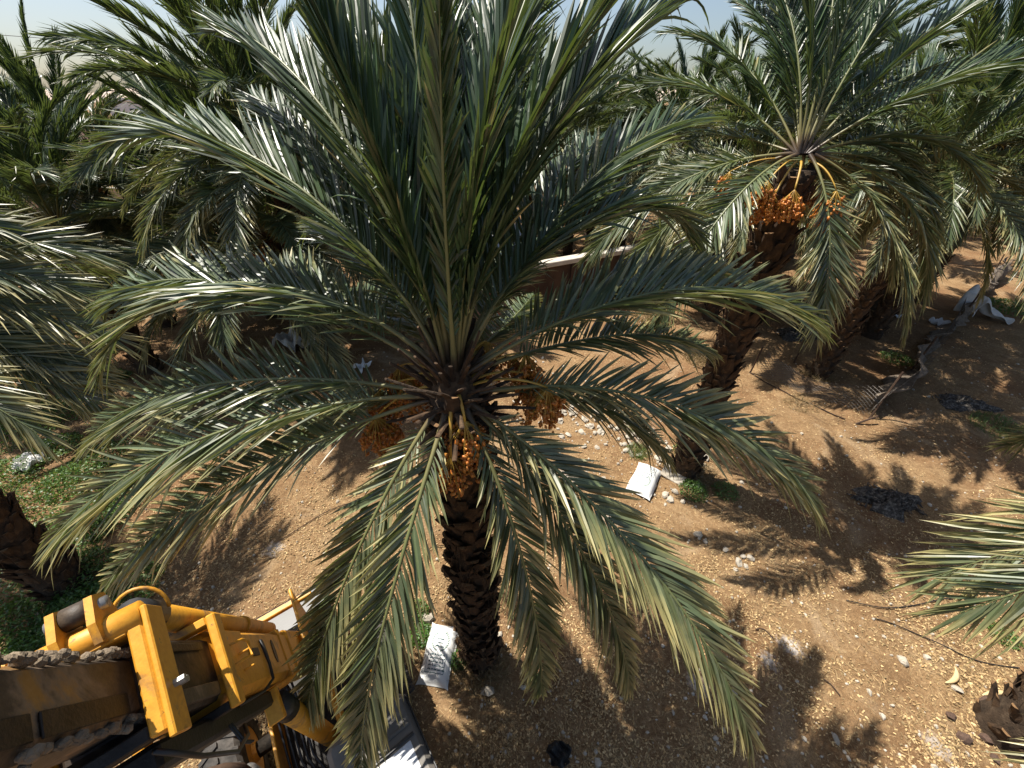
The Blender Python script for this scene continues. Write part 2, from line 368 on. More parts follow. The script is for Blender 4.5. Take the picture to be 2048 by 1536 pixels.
def frond_meshes(p, nl=90, seg=4, lmax=.62, width=.034, age=.4, roll=0.0, rng=RNG, leafmat='leaf', messy=1.0, t0=.17, rw=1.0, curl=0.0, fan=1.0):
    vee = .30 * max(0.0, min(1.0, p[1] / 1.4))
    P = frond_curve(p); L = p[5]; T, S, Nn = frames(P, roll)
    # rachis: flattened tapered tube
    n = len(P); k = 6; th = np.arange(k) * 2 * math.pi / k
    s = np.linspace(0, 1, n)
    hw = rw * (.004 + .017 * (1 - s) ** .9 + .022 * np.exp(-s / .05)); tk = rw * (.004 + .013 * (1 - s) + .012 * np.exp(-s / .05))
    R = (P[:, None] + S[:, None] * (np.cos(th)[None, :, None] * hw[:, None, None]) + Nn[:, None] * (np.sin(th)[None, :, None] * tk[:, None, None])).reshape(-1, 3)
    i = np.arange(n * k).reshape(n, k); j = np.roll(i, -1, 1)
    Q = np.stack([i[:-1], j[:-1], j[1:], i[1:]], -1).reshape(-1, 4)
    ra = np.repeat(np.stack([np.full(n, age), s, np.full(n, age), np.ones(n)], 1), k, 0)
    me_r = mesh_from('frond', R, [Q], M['rachis'], True, ra)
    # leaflets
    Vs = []; As = []; Qs = []; Ts = []; base = 0
    for side in (-1, 1):
        ss = np.clip(t0 + (1 - t0) * (np.arange(nl) + rng.uniform(-.45, .45, nl)) / nl, .03, .999)
        u = (ss - t0) / (1 - t0)
        ln = lmax * np.interp(u, [0, .08, .22, .45, .7, .9, 1], [.28, .55, .88, 1, .90, .66, .52]) * rng.uniform(.82, 1.12, nl)
        al = (np.interp(u, [0, .15, .5, .85, 1], [1.02, .80, .60, .42, .20]) + rng.normal(0, .10 * messy, nl)) * (1 - .42 * max(0.0, min(1.0, (p[1] - .7) / .7))) * fan
        be = np.interp(u, [0, .25, 1], [.5, .08 + vee, .0 + vee]) + rng.choice([-.24, .0, .26], nl) * messy + rng.normal(0, .10 * messy, nl)
        p0 = interp(P, ss); t = interp(T, ss); sv = interp(S, ss); nv = interp(Nn, ss)
        d = np.cos(al)[:, None] * t + np.sin(al)[:, None] * (side * np.cos(be)[:, None] * sv + np.sin(be)[:, None] * nv)
        d /= np.linalg.norm(d, axis=1)[:, None]
        wv = t - d * np.sum(t * d, 1)[:, None]; wv /= np.linalg.norm(wv, axis=1)[:, None]
        bn = np.cross(d, wv)
        tw = rng.normal(.35 * side, .55, nl)[:, None]
        wv, bn = wv * np.cos(tw) + bn * np.sin(tw), -wv * np.sin(tw) + bn * np.cos(tw)
        droop = rng.uniform(.0, .13, nl) + (rng.random(nl) < .12 * messy) * rng.uniform(.2, .6, nl) + curl * rng.uniform(.2, 1.0, nl)
        side_b = rng.normal(0, .05 * messy, nl)
        p0 = p0 + side * sv * (.006 + .012 * (1 - ss))[:, None]
        tt = np.linspace(0, 1, seg + 1); wp = np.interp(tt, [0, .06, .3, .65, .9, 1], [.35, .75, 1, .78, .36, 0.0])
        W = width * rng.uniform(.75, 1.15, nl) * np.interp(u, [0, .12, .5, 1], [.45, .85, 1, .6])
        rv = rng.random(nl); ag = np.clip(age * rng.uniform(.6, 1.35, nl) + (rng.random(nl) < .05) * rng.uniform(.3, .8, nl), 0, 1.3)
        for q in range(seg + 1):
            c = p0 + (d * (ln * tt[q])[:, None]) + wv * (side_b * ln * tt[q] ** 2)[:, None] + np.array([0, 0, -1.0]) * (droop * ln * tt[q] ** 2.2)[:, None]
            hwid = (W * wp[q] * .5)[:, None]
            if q < seg:
                Vs += [c - wv * hwid + bn * hwid * .62, c, c + wv * hwid + bn * hwid * .62]; m = 3
            else: Vs += [c]; m = 1
            at = np.stack([rv, np.full(nl, tt[q]), ag, np.ones(nl)], 1); As += [at] * m
        o = lambda q, w: base + (q * 3 + w) * nl + np.arange(nl)
        for q in range(seg - 1):
            Qs.append(np.stack([o(q, 0), o(q, 1), o(q + 1, 1), o(q + 1, 0)], 1)); Qs.append(np.stack([o(q, 1), o(q, 2), o(q + 1, 2), o(q + 1, 1)], 1))
        Ts.append(np.stack([o(seg - 1, 0), o(seg - 1, 1), o(seg, 0)], 1)); Ts.append(np.stack([o(seg - 1, 1), o(seg - 1, 2), o(seg, 0)], 1))
        base += (seg * 3 + 1) * nl
    me_l = mesh_from('leaflets', np.concatenate(Vs), [np.concatenate(Qs), np.concatenate(Ts)], M[leafmat], False, np.concatenate(As))
    return me_r, me_l

def add_frond(meshes, parent, loc=(0, 0, 0), rot=None, scale=None):
    f = link('frond', meshes[0], parent, loc, rot, scale)
    l = link('leaflets', meshes[1], f); l['kind'] = 'stuff'
    return f

# shared fronds for the neighbouring and the distant palms
FAM = {}
def family(key, leafmat, nl, seg, width, lmax):
    fam = {}
    for nm, e0, e1 in (('spear', 1.42, .95), ('up', 1.22, .25), ('mid', .88, -.30), ('flat', .42, -.72), ('low', -.02, -1.05), ('hang', -.55, -1.30)):
        fam[nm] = []
        for k in range(2 if key == 'far' else 3):
            p = (0, e0 + RNG.normal(0, .06), e1 + RNG.normal(0, .10), RNG.uniform(1.0, 1.6), RNG.normal(0, .14), RNG.uniform(3.5, 4.1))
            age = dict(spear=.05, up=.2, mid=.4, flat=.55, low=.75, hang=.95)[nm]
            fam[nm].append(frond_meshes(p, nl, seg, lmax, width, age, RNG.normal(0, .5), leafmat=leafmat))
    FAM[key] = fam
family('mid', 'leaf', 112, 3, .042, .68)
family('far', 'leaf_far', 62, 2, .065, .72)

# ------------------------------------------------------------------ trunk, leaf bases, dates
def boot_mesh(k):
    """cut leaf stalk base, root at origin, points outwards (+x) and up"""
    mb = MB(); w0, w1, t0, t1, L = .085 + .012 * k, .040 + .006 * k, .022, .014, .19 + .035 * k
    secs = [(0, w0, t0, 0), (.45, w0 * .78, t0, .020), (.8, w1 * 1.1, t1 * 1.1, .045), (1, w1, t1, .07)]
    V = []
    for (f, w, t, out) in secs:
        z = f * L; x = out
        V += [(x - t, -w, z), (x + t * .6, -w * .7, z), (x + t * 1.2, 0, z), (x + t * .6, w * .7, z), (x - t, w, z)]
    F = []
    for i in range(3):
        for j in range(5): F.append((i * 5 + j, i * 5 + (j + 1) % 5, i * 5 + 5 + (j + 1) % 5, i * 5 + 5 + j))
    F.append((15, 16, 17, 18, 19)); F.append((4, 3, 2, 1, 0))
    mb.add(V, F)
    V = np.array(mb.V); V += np.random.default_rng(k).normal(0, .004, V.shape)
    faces = [np.array(f) for f in mb.F.values()]
    nf = [len(f) for f in faces]; mi = []
    for f in faces: mi += [1 if len(r) == 5 and r[0] == 15 else 0 for r in f.tolist()]
    return mesh_from('leaf_base', V, faces, [M['boot'], M['boot_cut']], False, None, mi)
BOOTS = [boot_mesh(k) for k in range(4)]
def sliver_mesh(k):
    mb = MB(); r = np.random.default_rng(40 + k)
    for i in range(9):
        a = r.uniform(-1.2, 1.2); z0 = r.uniform(-.1, .1); L = r.uniform(.15, .4)
        p = Vector((0, r.uniform(-.1, .1), z0)); q = p + Vector((.06 + r.uniform(0, .12), a * .12, r.uniform(-.5, .5) * L)); e = q + Vector((r.uniform(0, .07), a * .1, -L * r.uniform(.2, 1)))
        mb.tube([p, q, e], [.006, .005, .0015], 3, False)
    return mb.mesh('fibre', M['fibre'])
FIBRES = [sliver_mesh(k) for k in range(3)]

def trunk_mesh(h, r0, r1, lean, rng):
    n = 18; rows = max(6, int(h / .16)); V = []
    for i in range(rows + 1):
        f = i / rows; r = (r0 + (r1 - r0) * f) * (1 + .28 * math.exp(-f * h / .25)) * (1 + rng.normal(0, .03))
        for k in range(n):
            a = 2 * math.pi * k / n; rr = r * (1 + rng.normal(0, .05))
            V.append((lean[0] * f + rr * math.cos(a), lean[1] * f + rr * math.sin(a), f * h - (.12 if i == 0 else 0)))
    i = np.arange((rows + 1) * n).reshape(rows + 1, n); j = np.roll(i, -1, 1)
    return mesh_from('trunk', np.array(V), [np.stack([i[:-1], j[:-1], j[1:], i[1:]], -1).reshape(-1, 4), i[-1][None]], M['trunk'], True)

def make_trunk(root, h, r0, r1, lean=(0, 0), boots=160, rng=RNG, detail=True):
    t = link('trunk', trunk_mesh(h, r0, r1, lean, rng), root)
    for b in range(boots):
        f = (b + .5) / boots; a = b * 2.39996 + rng.normal(0, .12); r = (r0 + (r1 - r0) * f) * (1 + .22 * math.exp(-f * h / .25))
        o = link('leaf_base', BOOTS[int(rng.integers(4))], t)
        o.location = (lean[0] * f + (r - .01) * math.cos(a), lean[1] * f + (r - .01) * math.sin(a), f * (h - .12) - .02 + rng.normal(0, .02))
        o.rotation_euler = (rng.normal(0, .10), rng.normal(.10, .12), a); sc = rng.uniform(.8, 1.25); o.scale = (sc * rng.uniform(.8, 1.5), sc, sc * rng.uniform(.85, 1.2))
    if detail:
        for b in range(max(6, boots // 9)):
            f = rng.random(); a = rng.uniform(0, 6.28); r = r0 + (r1 - r0) * f
            o = link('fibre', FIBRES[int(rng.integers(3))], t); o.location = (lean[0] * f + r * math.cos(a), lean[1] * f + r * math.sin(a), f * (h - .2) + .1); o.rotation_euler = (0, 0, a)
    return t

_ico = None
def ellipsoid(seg=8, ring=5):
    V = [(0, 0, 1)]
    for i in range(1, ring):
        t = math.pi * i / ring
        for k in range(seg): V.append((math.sin(t) * math.cos(2 * math.pi * k / seg), math.sin(t) * math.sin(2 * math.pi * k / seg), math.cos(t)))
    V.append((0, 0, -1)); V = np.array(V); Q = []; T = []
    for k in range(seg): T.append((0, 1 + k, 1 + (k + 1) % seg)); T.append((len(V) - 1, 1 + (ring - 2) * seg + (k + 1) % seg, 1 + (ring - 2) * seg + k))
    for i in range(ring - 2):
        for k in range(seg): Q.append((1 + i * seg + k, 1 + (i + 1) * seg + k, 1 + (i + 1) * seg + (k + 1) % seg, 1 + i * seg + (k + 1) % seg))
    return V, np.array(Q), np.array(T)
EL_V, EL_Q, EL_T = ellipsoid(8, 5)
EL2_V, EL2_Q, EL2_T = ellipsoid(6, 4)

def date_bunch(parent, top, ctr, nd=190, rng=RNG, R=.17, lo=False, dl=.024):
    """stalk from `top` (at the crown) arching out to above `ctr`; strands fan out and carry the fruit"""
    top = Vector(top); ctr = Vector(ctr); knot = ctr + Vector((0, 0, .24)); apex = (top + knot) / 2 + Vector((0, 0, .16))
    pts = []
    for i in range(9):
        t = i / 8; pts.append((1 - t) ** 2 * top + 2 * t * (1 - t) * apex + t * t * knot)
    mb = MB(); mb.tube(pts, [.019 - .008 * i / 8 for i in range(9)], 6, True, .6)
    dv, dp = [], []
    EV, EQ, ET = (EL2_V, EL2_Q, EL2_T) if lo else (EL_V, EL_Q, EL_T)
    Qs, Ts, o = [], [], 0
    strands = max(8, nd // 7)
    for s in range(strands):
        a = rng.uniform(0, 6.28); rr = R * math.sqrt(rng.random()); end = ctr + Vector((rr * math.cos(a), rr * math.sin(a), rng.uniform(-.16, .02) - .15 * (rr / R) ** 2 * .3))
        midp = (knot + end) / 2 + Vector((math.cos(a), math.sin(a), .2)) * rr * .25
        mb.tube([knot, midp, end], [.005, .004, .002], 3, False)
        for d in range(nd // strands + 1):
            t = rng.uniform(.45, 1.0); q = (1 - t) ** 2 * knot + 2 * t * (1 - t) * midp + t * t * end
            q = q + Vector(rng.normal(0, .022, 3))
            l = dl * rng.uniform(.7, 1.2); w = l * .58
            rot = Matrix.Rotation(rng.uniform(0, 6.28), 3, 'Z') @ Matrix.Rotation(rng.uniform(0, 1.4), 3, 'X')
            dv.append((EV * np.array([w, w, l])) @ np.array(rot).T + np.array(q)); Qs.append(EQ + o); Ts.append(ET + o); o += len(EV)
    b = link('date_bunch', mb.mesh('date_bunch', M['stalk'], True), parent)
    dd = link('dates', mesh_from('dates', np.concatenate(dv), [np.concatenate(Qs), np.concatenate(Ts)], M['date'], True), b); dd['kind'] = 'stuff'
    return b

# ------------------------------------------------------------------ the main palm, fronds laid along those in the photograph
MAIN_XY = (-.52, 2.71); MAIN_H = 5.6
main = empty('date_palm', (*MAIN_XY, float(gh(*MAIN_XY))))
tag(main, 'large date palm with drooping fronds and hanging date bunches, sack at its foot', 'palm tree')
make_trunk(main, MAIN_H, .235, .215, (.02, .01), 250)
MAIN_FR = [  # azimuth, start elevation, end elevation, bend, azimuth drift, length | age, roll, leaflet length
 ((-3.445, .889, -.872, .79, .288, 4.19), .55, .25, .66),
 ((-3.187, .194, -.682, 1.26, .007, 3.87), .60, .1, .62),
 ((3.315, .140, -.738, 1.06, .098, 3.71), .70, .1, .64),
 ((-2.898, -.194, -.839, 1.32, -.028, 3.83), .78, .15, .62),
 ((-2.242, -.377, -1.244, .49, -.325, 3.54), .85, -.1, .70),
 ((-1.801, -.390, -1.397, .77, -.508, 3.53), .82, 0, .62),
 ((-.974, -.353, -1.571, .49, -.041, 3.54), .75, 0, .58),
 ((-.662, -.324, -1.355, .63, .066, 3.56), .82, 0, .58),
 ((-.634, -.185, -1.084, 1.18, -.086, 3.57), .92, 0, .66),
 ((-.011, .272, -.884, .96, -.187, 3.72), .80, -.1, .66),
 ((.208, .544, -.645, 1.30, -.009, 3.69), .62, -.2, .64),
 ((.441, .093, -.590, 1.27, .069, 3.40), .60, 0, .55),
 ((.658, 1.039, -.884, 1.16, -.107, 3.69), .42, -.25, .70),
 ((2.195, 1.55, .092, 1.22, -.088, 3.67), .12, .2, .64),
 ((1.543, 1.350, .356, 1.15, .212, 3.83), .08, .1, .60),
 ((1.495, 1.089, .498, 1.28, .203, 3.83), .10, 0, .58),
 ((1.333, 1.191, .493, 1.36, .140, 3.80), .10, -.3, .64),
 ((1.269, 1.017, .462, 1.52, -.007, 3.96), .15, -.3, .64),
 ((.602, 1.290, .180, 1.27, .114, 3.66), .22, -.3, .70),
 ((.764, .887, -.034, 1.32, -.106, 3.81), .32, -.2, .64),
 ((2.587, 1.124, -.278, 1.04, .252, 4.00), .30, .3, .72),
 ((2.444, 1.409, -.026, .99, -.058, 3.98), .20, .3, .70),
 ((2.200, .633, -.283, 1.14, .113, 3.31), .40, .2, .58),
 ((1.278, -.212, -.201, 1.30, .091, 3.37), .50, 0, .50),
 ((2.059, .059, -.325, 1.34, .246, 3.07), .45, 0, .55),
 ((1.266, .299, -.174, 1.13, .043, 3.15), .40, 0, .55),
 ((1.852, .903, -.019, 1.26, .216, 3.88), .25, .2, .62),
 ((2.722, -.380, -.822, 1.28, .111, 3.14), .70, 0, .55),
 ((.327, -.153, -1.024, .99, -.057, 3.11), .70, 0, .55),
 ((1.75, 1.45, .70, 1.3, .05, 3.5), .05, 0, .52), ((.9, 1.42, .65, 1.3, .05, 3.5), .05, 0, .52),
 ((2.5, 1.46, .75, 1.3, .05, 3.3), .05, 0, .50), ((.35, 1.40, .55, 1.3, .05, 3.3), .08, 0, .52),
 ((1.05, .75, .05, 1.3, 0, 3.6), .3, 0, .58),
 ((1.65, 1.30, .30, 1.3, .1, 3.9), .12, .2, .62), ((1.15, 1.32, .42, 1.3, .05, 3.9), .12, -.2, .62), ((2.05, 1.25, .25, 1.3, .05, 3.9), .15, .2, .62),
 ((1.45, .8, .1, 1.3, 0, 3.8), .3, 0, .6), ((-.9, 1.54, 1.40, 1.3, .1, 2.3), .05, 0, .30), ((3.0, 1.47, 1.1, 1.3, -.1, 3.0), .06, 0, .42), ((.1, 1.47, 1.1, 1.3, .1, 3.0), .06, 0, .42),
 ((2.9, .55, -.5, 1.2, 0, 3.7), .45, .2, .62), ((.5, .45, -.4, 1.2, 0, 3.6), .5, 0, .6), ((2.5, .35, -.4, 1.2, 0, 3.6), .5, 0, .6), ((1.7, .45, -.25, 1.2, 0, 3.6), .45, 0, .6), ((2.35, .95, .1, 1.3, 0, 3.6), .3, 0, .58),
]
MAIN_C = Vector((-.5 - MAIN_XY[0], 2.72 - MAIN_XY[1], 5.72 - main.location.z))
for k, (p, age, roll, ll) in enumerate(MAIN_FR):
    low = p[1] < .3 and p[2] < -.6
    roll = .5 * math.cos(p[0]) * (1 if p[1] < 1.0 else .5)          # blades hang towards the viewer's side of the stalk
    front = -2.6 < p[0] < -.4 and p[1] < 0
    add_frond(frond_meshes(p, 104, 5, ll * (.98 if front else 1.1), .050 if front else .045, age, roll, messy=.75, t0=.08 if front else .15, fan=.80 if front else 1.0), main, MAIN_C + Vector((0, 0, (-.20 if low else 0) + .10 * max(0, p[1] - .9))))
hb = MB(); hb.tube([MAIN_C + Vector((0, 0, z)) for z in (-.34, -.18, -.06, .04, .12)], [.225, .21, .17, .11, .05], 14); hb.obj('crown_fibre', M['fibre'], main)
# twisted grey spear with short curled leaflets
sp = add_frond(frond_meshes((1.595, 1.014, .159, 1.31, .416, 3.94), 34, 5, .26, .050, .5, 1.6, leafmat='leaf_grey', messy=3.0, curl=1.0, rw=1.2), main, MAIN_C)
sp['label'] = 'twisted grey frond with short curled leaflets'
# short stubs of cut stalks round the crown
for k in range(64):
    a = k * 2.39996; mbx = MB(); e = .05 + 1.25 * k / 64 + random.uniform(-.15, .15); L = random.uniform(.28, .62)
    d = Vector((math.cos(a) * math.cos(e), math.sin(a) * math.cos(e), math.sin(e)))
    rr_ = .20 - .13 * k / 64; q = MAIN_C + Vector((math.cos(a) * rr_, math.sin(a) * rr_, -.42 + .0068 * k))
    mbx.tube([q, q + d * L * .5, q + d * L + Vector((0, 0, -.03))], [.040, .026, .018], 6, True, .5)
    mbx.obj('cut_stalk', (M['boot'], M['trunk'], M['boot'], M['fibre'])[k % 4], main)
for c in [(-1.32, 3.12, 5.02), (-.98, 3.02, 5.22), (-1.12, 3.30, 5.20), (-1.25, 2.75, 5.0), (.12, 3.05, 5.50), (.30, 2.66, 5.40), (-.38, 2.40, 5.25), (-.50, 2.27, 4.98), (-.25, 3.27, 5.50), (.22, 3.0, 5.28)]:
    cc = Vector(c) - main.location; a = math.atan2(cc.y - MAIN_C.y, cc.x - MAIN_C.x)
    date_bunch(main, (MAIN_C.x + .13 * math.cos(a), MAIN_C.y + .13 * math.sin(a), MAIN_C.z - .10), cc, 260, R=.21, dl=.026)

# ------------------------------------------------------------------ the palm on the right
R1_XY = (4.32, 6.74)
r1 = empty('date_palm', (*R1_XY, float(gh(*R1_XY))))
tag(r1, 'tall date palm with orange date bunches, weeds and rubble at its foot', 'palm tree')
make_trunk(r1, 6.75, .27, .26, (0, 0), 260)
R1_C = Vector((0, 0, 6.95 - r1.location.z))
R1_FR = [
 (1.948, .777, .054, 1.25, .073, 3.93), (2.241, .590, -.316, 1.35, -.054, 3.79), (1.535, .227, -.274, 1.25, -.049, 3.70),
 (-2.6, -.05, -1.30, .85, .1, 3.3), (.156, .293, -.741, 1.22, -.032, 3.70), (-.25, -.05, -1.25, .9, .027, 3.3), (.0, .1, -1.1, 1.0, .025, 3.4),
 (1.592, .944, .252, 1.26, .171, 3.51), (1.368, .782, .618, 1.13, -.140, 4.03), (1.096, .762, .475, 1.50, -.255, 3.57), (.827, .735, -.559, 1.48, -.072, 3.63),
 (.512, .410, .023, 1.39, .028, 3.46), (1.437, .630, .652, 1.39, .034, 4.07), (.306, -.072, -.457, 1.27, -.072, 3.45), (.889, -.4, -.766, 1.38, .039, 2.8),
 (.6, 1.25, .4, 1.3, .05, 3.8), (1.9, 1.35, .55, 1.3, -.05, 3.8), (3.2, .0, -1.0, 1.1, 0, 3.4), (2.6, -.1, -.9, 1.1, 0, 3.4), (1.2, 1.45, .9, 1.3, 0, 3.6), (.2, 1.0, .1, 1.3, 0, 3.7), (-.2, .75, -.3, 1.3, 0, 3.6),
 (.9, 1.1, .2, 1.3, 0, 3.9), (1.7, 1.1, .3, 1.3, 0, 3.9), (1.3, 1.2, .4, 1.3, 0, 3.9), (.4, .7, -.3, 1.3, 0, 3.8), (1.1, .3, -.5, 1.3, 0, 3.7), (2.0, .2, -.5, 1.3, 0, 3.7),
 (.1, -.2, -1.15, 1.0, 0, 3.4), (.7, -.1, -1.0, 1.0, 0, 3.4), (-.6, -.3, -1.25, .8, 0, 3.2), (-1.4, -.5, -1.35, .7, 0, 2.6), (2.9, -.3, -1.2, .8, 0, 3.2), (1.6, -.2, -1.0, 1, 0, 3.4), (.35, .2, -.8, 1.2, 0, 3.6)]
for p in R1_FR:
    age = min(1, max(.08, .55 - p[1] * .45))
    add_frond(frond_meshes(p, 112, 4, .66, .042, age, .4 * math.cos(p[0]) + RNG.normal(0, .25), messy=.8), r1, R1_C)
for c in [(3.42, 6.95, 6.45), (3.75, 6.40, 6.40), (4.05, 6.19, 6.32), (4.55, 6.05, 6.33), (3.85, 6.30, 6.22), (4.75, 6.2, 6.2), (4.9, 6.9, 6.3)]:
    cc = Vector(c) - r1.location; a = math.atan2(cc.y, cc.x)
    date_bunch(r1, (.15 * math.cos(a), .15 * math.sin(a), R1_C.z - .08), cc, 260, lo=True, R=.22, dl=.030)

# ------------------------------------------------------------------ other palms of the grove
def palm(name, label, xy, h, key='mid', lean=(0, 0), r=.24, boots=130, n=54, scale=1.0, dates=3, group=None, seed=0, trunk=True, fr_extra=(), spread=None):
    rng = np.random.default_rng(100 + seed)
    root = empty(name, (xy[0], xy[1], float(gh(*xy)) if np.hypot(*xy) < 100 else 0))
    tag(root, label, 'palm tree', group)
    make_trunk(root, h - .15, r, r * .92, lean, boots, rng, detail=key == 'mid')
    C = Vector((lean[0], lean[1], h))
    order = ['spear', 'up', 'up', 'mid', 'mid', 'flat', 'flat', 'low', 'low', 'hang']
    for k in range(n):
        f = k / n; nm = order[min(len(order) - 1, int(f * len(order) + rng.uniform(-.4, .4)))] if f > .02 else 'spear'
        a = k * 2.39996 + rng.normal(0, .15)
        if spread and not spread(a % (2 * math.pi), nm): continue
        fm = FAM[key][nm]; sc = scale * rng.uniform(.85, 1.1)
        add_frond(fm[int(rng.integers(len(fm)))], root, C + Vector((0, 0, -.25 * f)), (rng.normal(0, .10), rng.normal(0, .08), a), sc)
    for (p, age) in fr_extra:
        add_frond(frond_meshes(p, 84, 4, .80, .050, age, .45 * math.cos(p[0]) + RNG.normal(0, .2), messy=.9), root, C)
    for k in range(dates):
        a = rng.uniform(0, 6.28) if k else -1.7
        date_bunch(root, C + Vector((.12 * math.cos(a), .12 * math.sin(a), -.1)), C + Vector((.6 * math.cos(a), .6 * math.sin(a), -.55)), 130, rng, lo=True, R=.2, dl=.03)
    return root

palm('date_palm', 'leaning date palm whose shaggy trunk stands at the chain link fence', (10.42, 11.04), 6.3, lean=(.3, .1), r=.27, boots=190, seed=1)
palm('date_palm', 'date palm with a shaggy trunk behind the one at the chain link fence', (14.3, 13.85), 6.6, lean=(.3, .1), r=.28, boots=190, seed=2)
palm('date_palm', 'date palm with a dark trunk, third in the row behind the fence', (18.7, 17.2), 6.6, r=.30, boots=150, seed=3)
palm('date_palm', 'tall date palm with upswept fronds behind the white litter on sandy ground', (-6.5, 12.2), 6.9, r=.26, boots=150, seed=4, scale=1.12)
palm('date_palm', 'low date palm with one orange date bunch beside the taller upswept palm', (-7.9, 13.2), 4.1, r=.24, boots=100, seed=5, dates=4, scale=1.4)
palm('date_palm', 'date palm with a shaggy trunk rising from green weeds', (-12.6, 11.4), 4.9, r=.28, boots=130, seed=6, scale=1.05)
palm('date_palm', 'date palm with a small orange bunch in front of the pink garden wall', (-14.4, 14.8), 5.8, r=.26, boots=120, seed=7)
palm('date_palm', 'bushy date palm under the overhead cable', (-22.5, 18.5), 6.6, r=.27, boots=110, seed=8, scale=1.0)
palm('date_palm', 'date palm crowded close behind the second shaggy trunk', (16.2, 16.2), 7.0, r=.27, boots=110, seed=9, scale=1.1)
palm('date_palm', 'date palm behind the long brown wall', (3.0, 21.5), 6.2, r=.26, boots=90, seed=10)
palm('date_palm', 'date palm with dense crown behind the tall palm with date bunches', (11.0, 17.5), 7.3, r=.27, boots=100, seed=11, scale=1.15)
palm('date_palm', 'date palm on the far side of the fence with a hanging skirt of fronds', (22.5, 13.5), 6.6, r=.27, boots=90, seed=31, scale=1.15)
palm('date_palm', 'date palm between the low palm and the mesh curtain', (-4.4, 16.8), 5.4, r=.26, boots=90, seed=32, scale=1.1)
palm('date_palm', 'date palm with a broad crown near the overgrown strip', (-18.0, 11.0), 4.9, r=.28, boots=100, seed=33, scale=1.15)
palm('date_palm', 'date palm with a low crown in front of the far pink wall', (-12.2, 19.0), 5.4, r=.26, boots=90, seed=34, scale=1.1)
palm('date_palm', 'date palm growing close behind the middle of the brown wall', (7.6, 20.2), 6.0, r=.26, boots=90, seed=35, scale=1.1)
palm('date_palm', 'date palm with arching fronds behind the end of the brown wall', (1.0, 25.5), 5.6, r=.26, boots=60, seed=36, scale=1.15)
palm('date_palm', 'stout date palm between the far palms and the brown wall', (5.2, 27.0), 5.4, r=.26, boots=60, seed=37, scale=1.15)
palm('date_palm', 'low date palm between the shaggy palm and the pink wall palm', (-10.4, 15.6), 4.2, r=.26, boots=80, seed=38, scale=1.15)
palm('date_palm', 'date palm added to shade the sand at the near side of the brown wall', (8.4, 15.2), 5.6, r=.26, boots=110, seed=41, scale=1.1)  # extra palm, added to darken the lit sand by the wall with its shade
palm('date_palm', 'date palm added to shade the ground beyond the end of the brown wall', (13.0, 19.5), 6.2, r=.26, boots=80, seed=42, scale=1.1)  # also an added palm, placed for the shade its crown casts
palm('date_palm', 'date palm behind the white sheet', (-2.5, 20.5), 6.0, r=.26, boots=90, seed=12)

# palms that stand just outside the view and reach in
palm('date_palm', 'date palm with pale fronds whose trunk stands among dark weeds', (-8.6, 3.9), 5.6, r=.30, boots=200, seed=13, dates=0,
     fr_extra=[((.16, .42, -.75, 1.1, -.05, 3.7), .9), ((-.02, .30, -1.0, 1.0, .02, 3.8), .85), ((.33, .65, -.55, 1.2, 0, 3.6), .7), ((.10, .35, -.95, 1.0, -.05, 3.6), .95), ((.227, .502, -.585, 1.22, -.047, 3.47), .8), ((.292, 1.130, -.909, 1.06, .098, 3.65), .7), ((-.130, .024, -.786, 1.46, -.159, 3.5), .95), ((.05, .2, -.8, 1.2, .03, 3.4), .9)],
     spread=lambda a, nm: 1.2 < a < 5.2)
palm('date_palm', 'date palm with thin pale fronds whose trunk shows big brown leaf bases', (7.35, 1.70), 5.2, r=.32, boots=150, seed=14, dates=0,
     fr_extra=[((3.281, .349, -1.225, 1.24, -.256, 4.0), .8), ((3.12, .25, -1.1, 1.2, -.1, 3.8), .9), ((-2.716, -.219, -.915, .91, -.220, 4.4), 1.0), ((-2.6, .0, -.85, 1.0, -.15, 4.0), .9)],
     spread=lambda a, nm: (a < 1.3 or a > 5.2))

# distant palms
rngf = np.random.default_rng(5); kf = 0
for row_y, n in ((24.5, 9), (31, 12), (40, 14), (53, 16), (75, 18)):
    for i in range(n):
        x = (i - (n - 1) / 2) / n * row_y * 2.9 + rngf.normal(0, 1.3); y = row_y + rngf.normal(0, 2.2)
        if -26 < x - (-.62 * y) < -2 and y > 30 and x < 0 and abs(x / y + .95) < .16: continue
        palm('date_palm', 'date palm in the distant part of the grove', (x, y), rngf.uniform(4.6, 6.4), 'far', r=.27, boots=0, n=42, scale=rngf.uniform(1.0, 1.3), dates=0, group='distant palms of the grove', seed=200 + kf); kf += 1

# ------------------------------------------------------------------ walls and far buildings
def wall_run(a, b, h, t, m, cap, name, label, capover=.05, caph=.14):
    a = Vector((*a, 0)); b = Vector((*b, 0)); u = (b - a).normalized(); v = Vector((-u.y, u.x, 0)); L = (b - a).length
    root = empty(name, a); tag(root, label, 'wall')
    f = lambda x, y, z: u * x + v * y + Vector((0, 0, z))
    w = MB(); w.box(f, 0, L, -t / 2, t / 2, -.15, h); w.obj('wall_face', m, root)
    c = MB(); c.box(f, -.03, L + .03, -t / 2 - capover, t / 2 + capover, h + .002, h + caph, .02); c.obj('coping', cap, root)
    k = MB()
    for i in range(int(L / 3.2) + 1): k.box(f, i * 3.2 + .1, i * 3.2 + .42, -t / 2 - .09, -t / 2 - .002, -.15, h - .01)
    k.obj('pier', m, root)
    return root
wall_run((-.6, 14.7), (16.5, 23.2), 2.15, .3, M['wall'], M['wallcap'], 'garden_wall', 'long brown wall with a pale coping behind the palms', .08, .2)
wall_run((-40, 33.5), (-17, 30.5), 2.2, .3, M['render'], M['wallcap'], 'garden_wall', 'far pink rendered wall between the palm trunks')

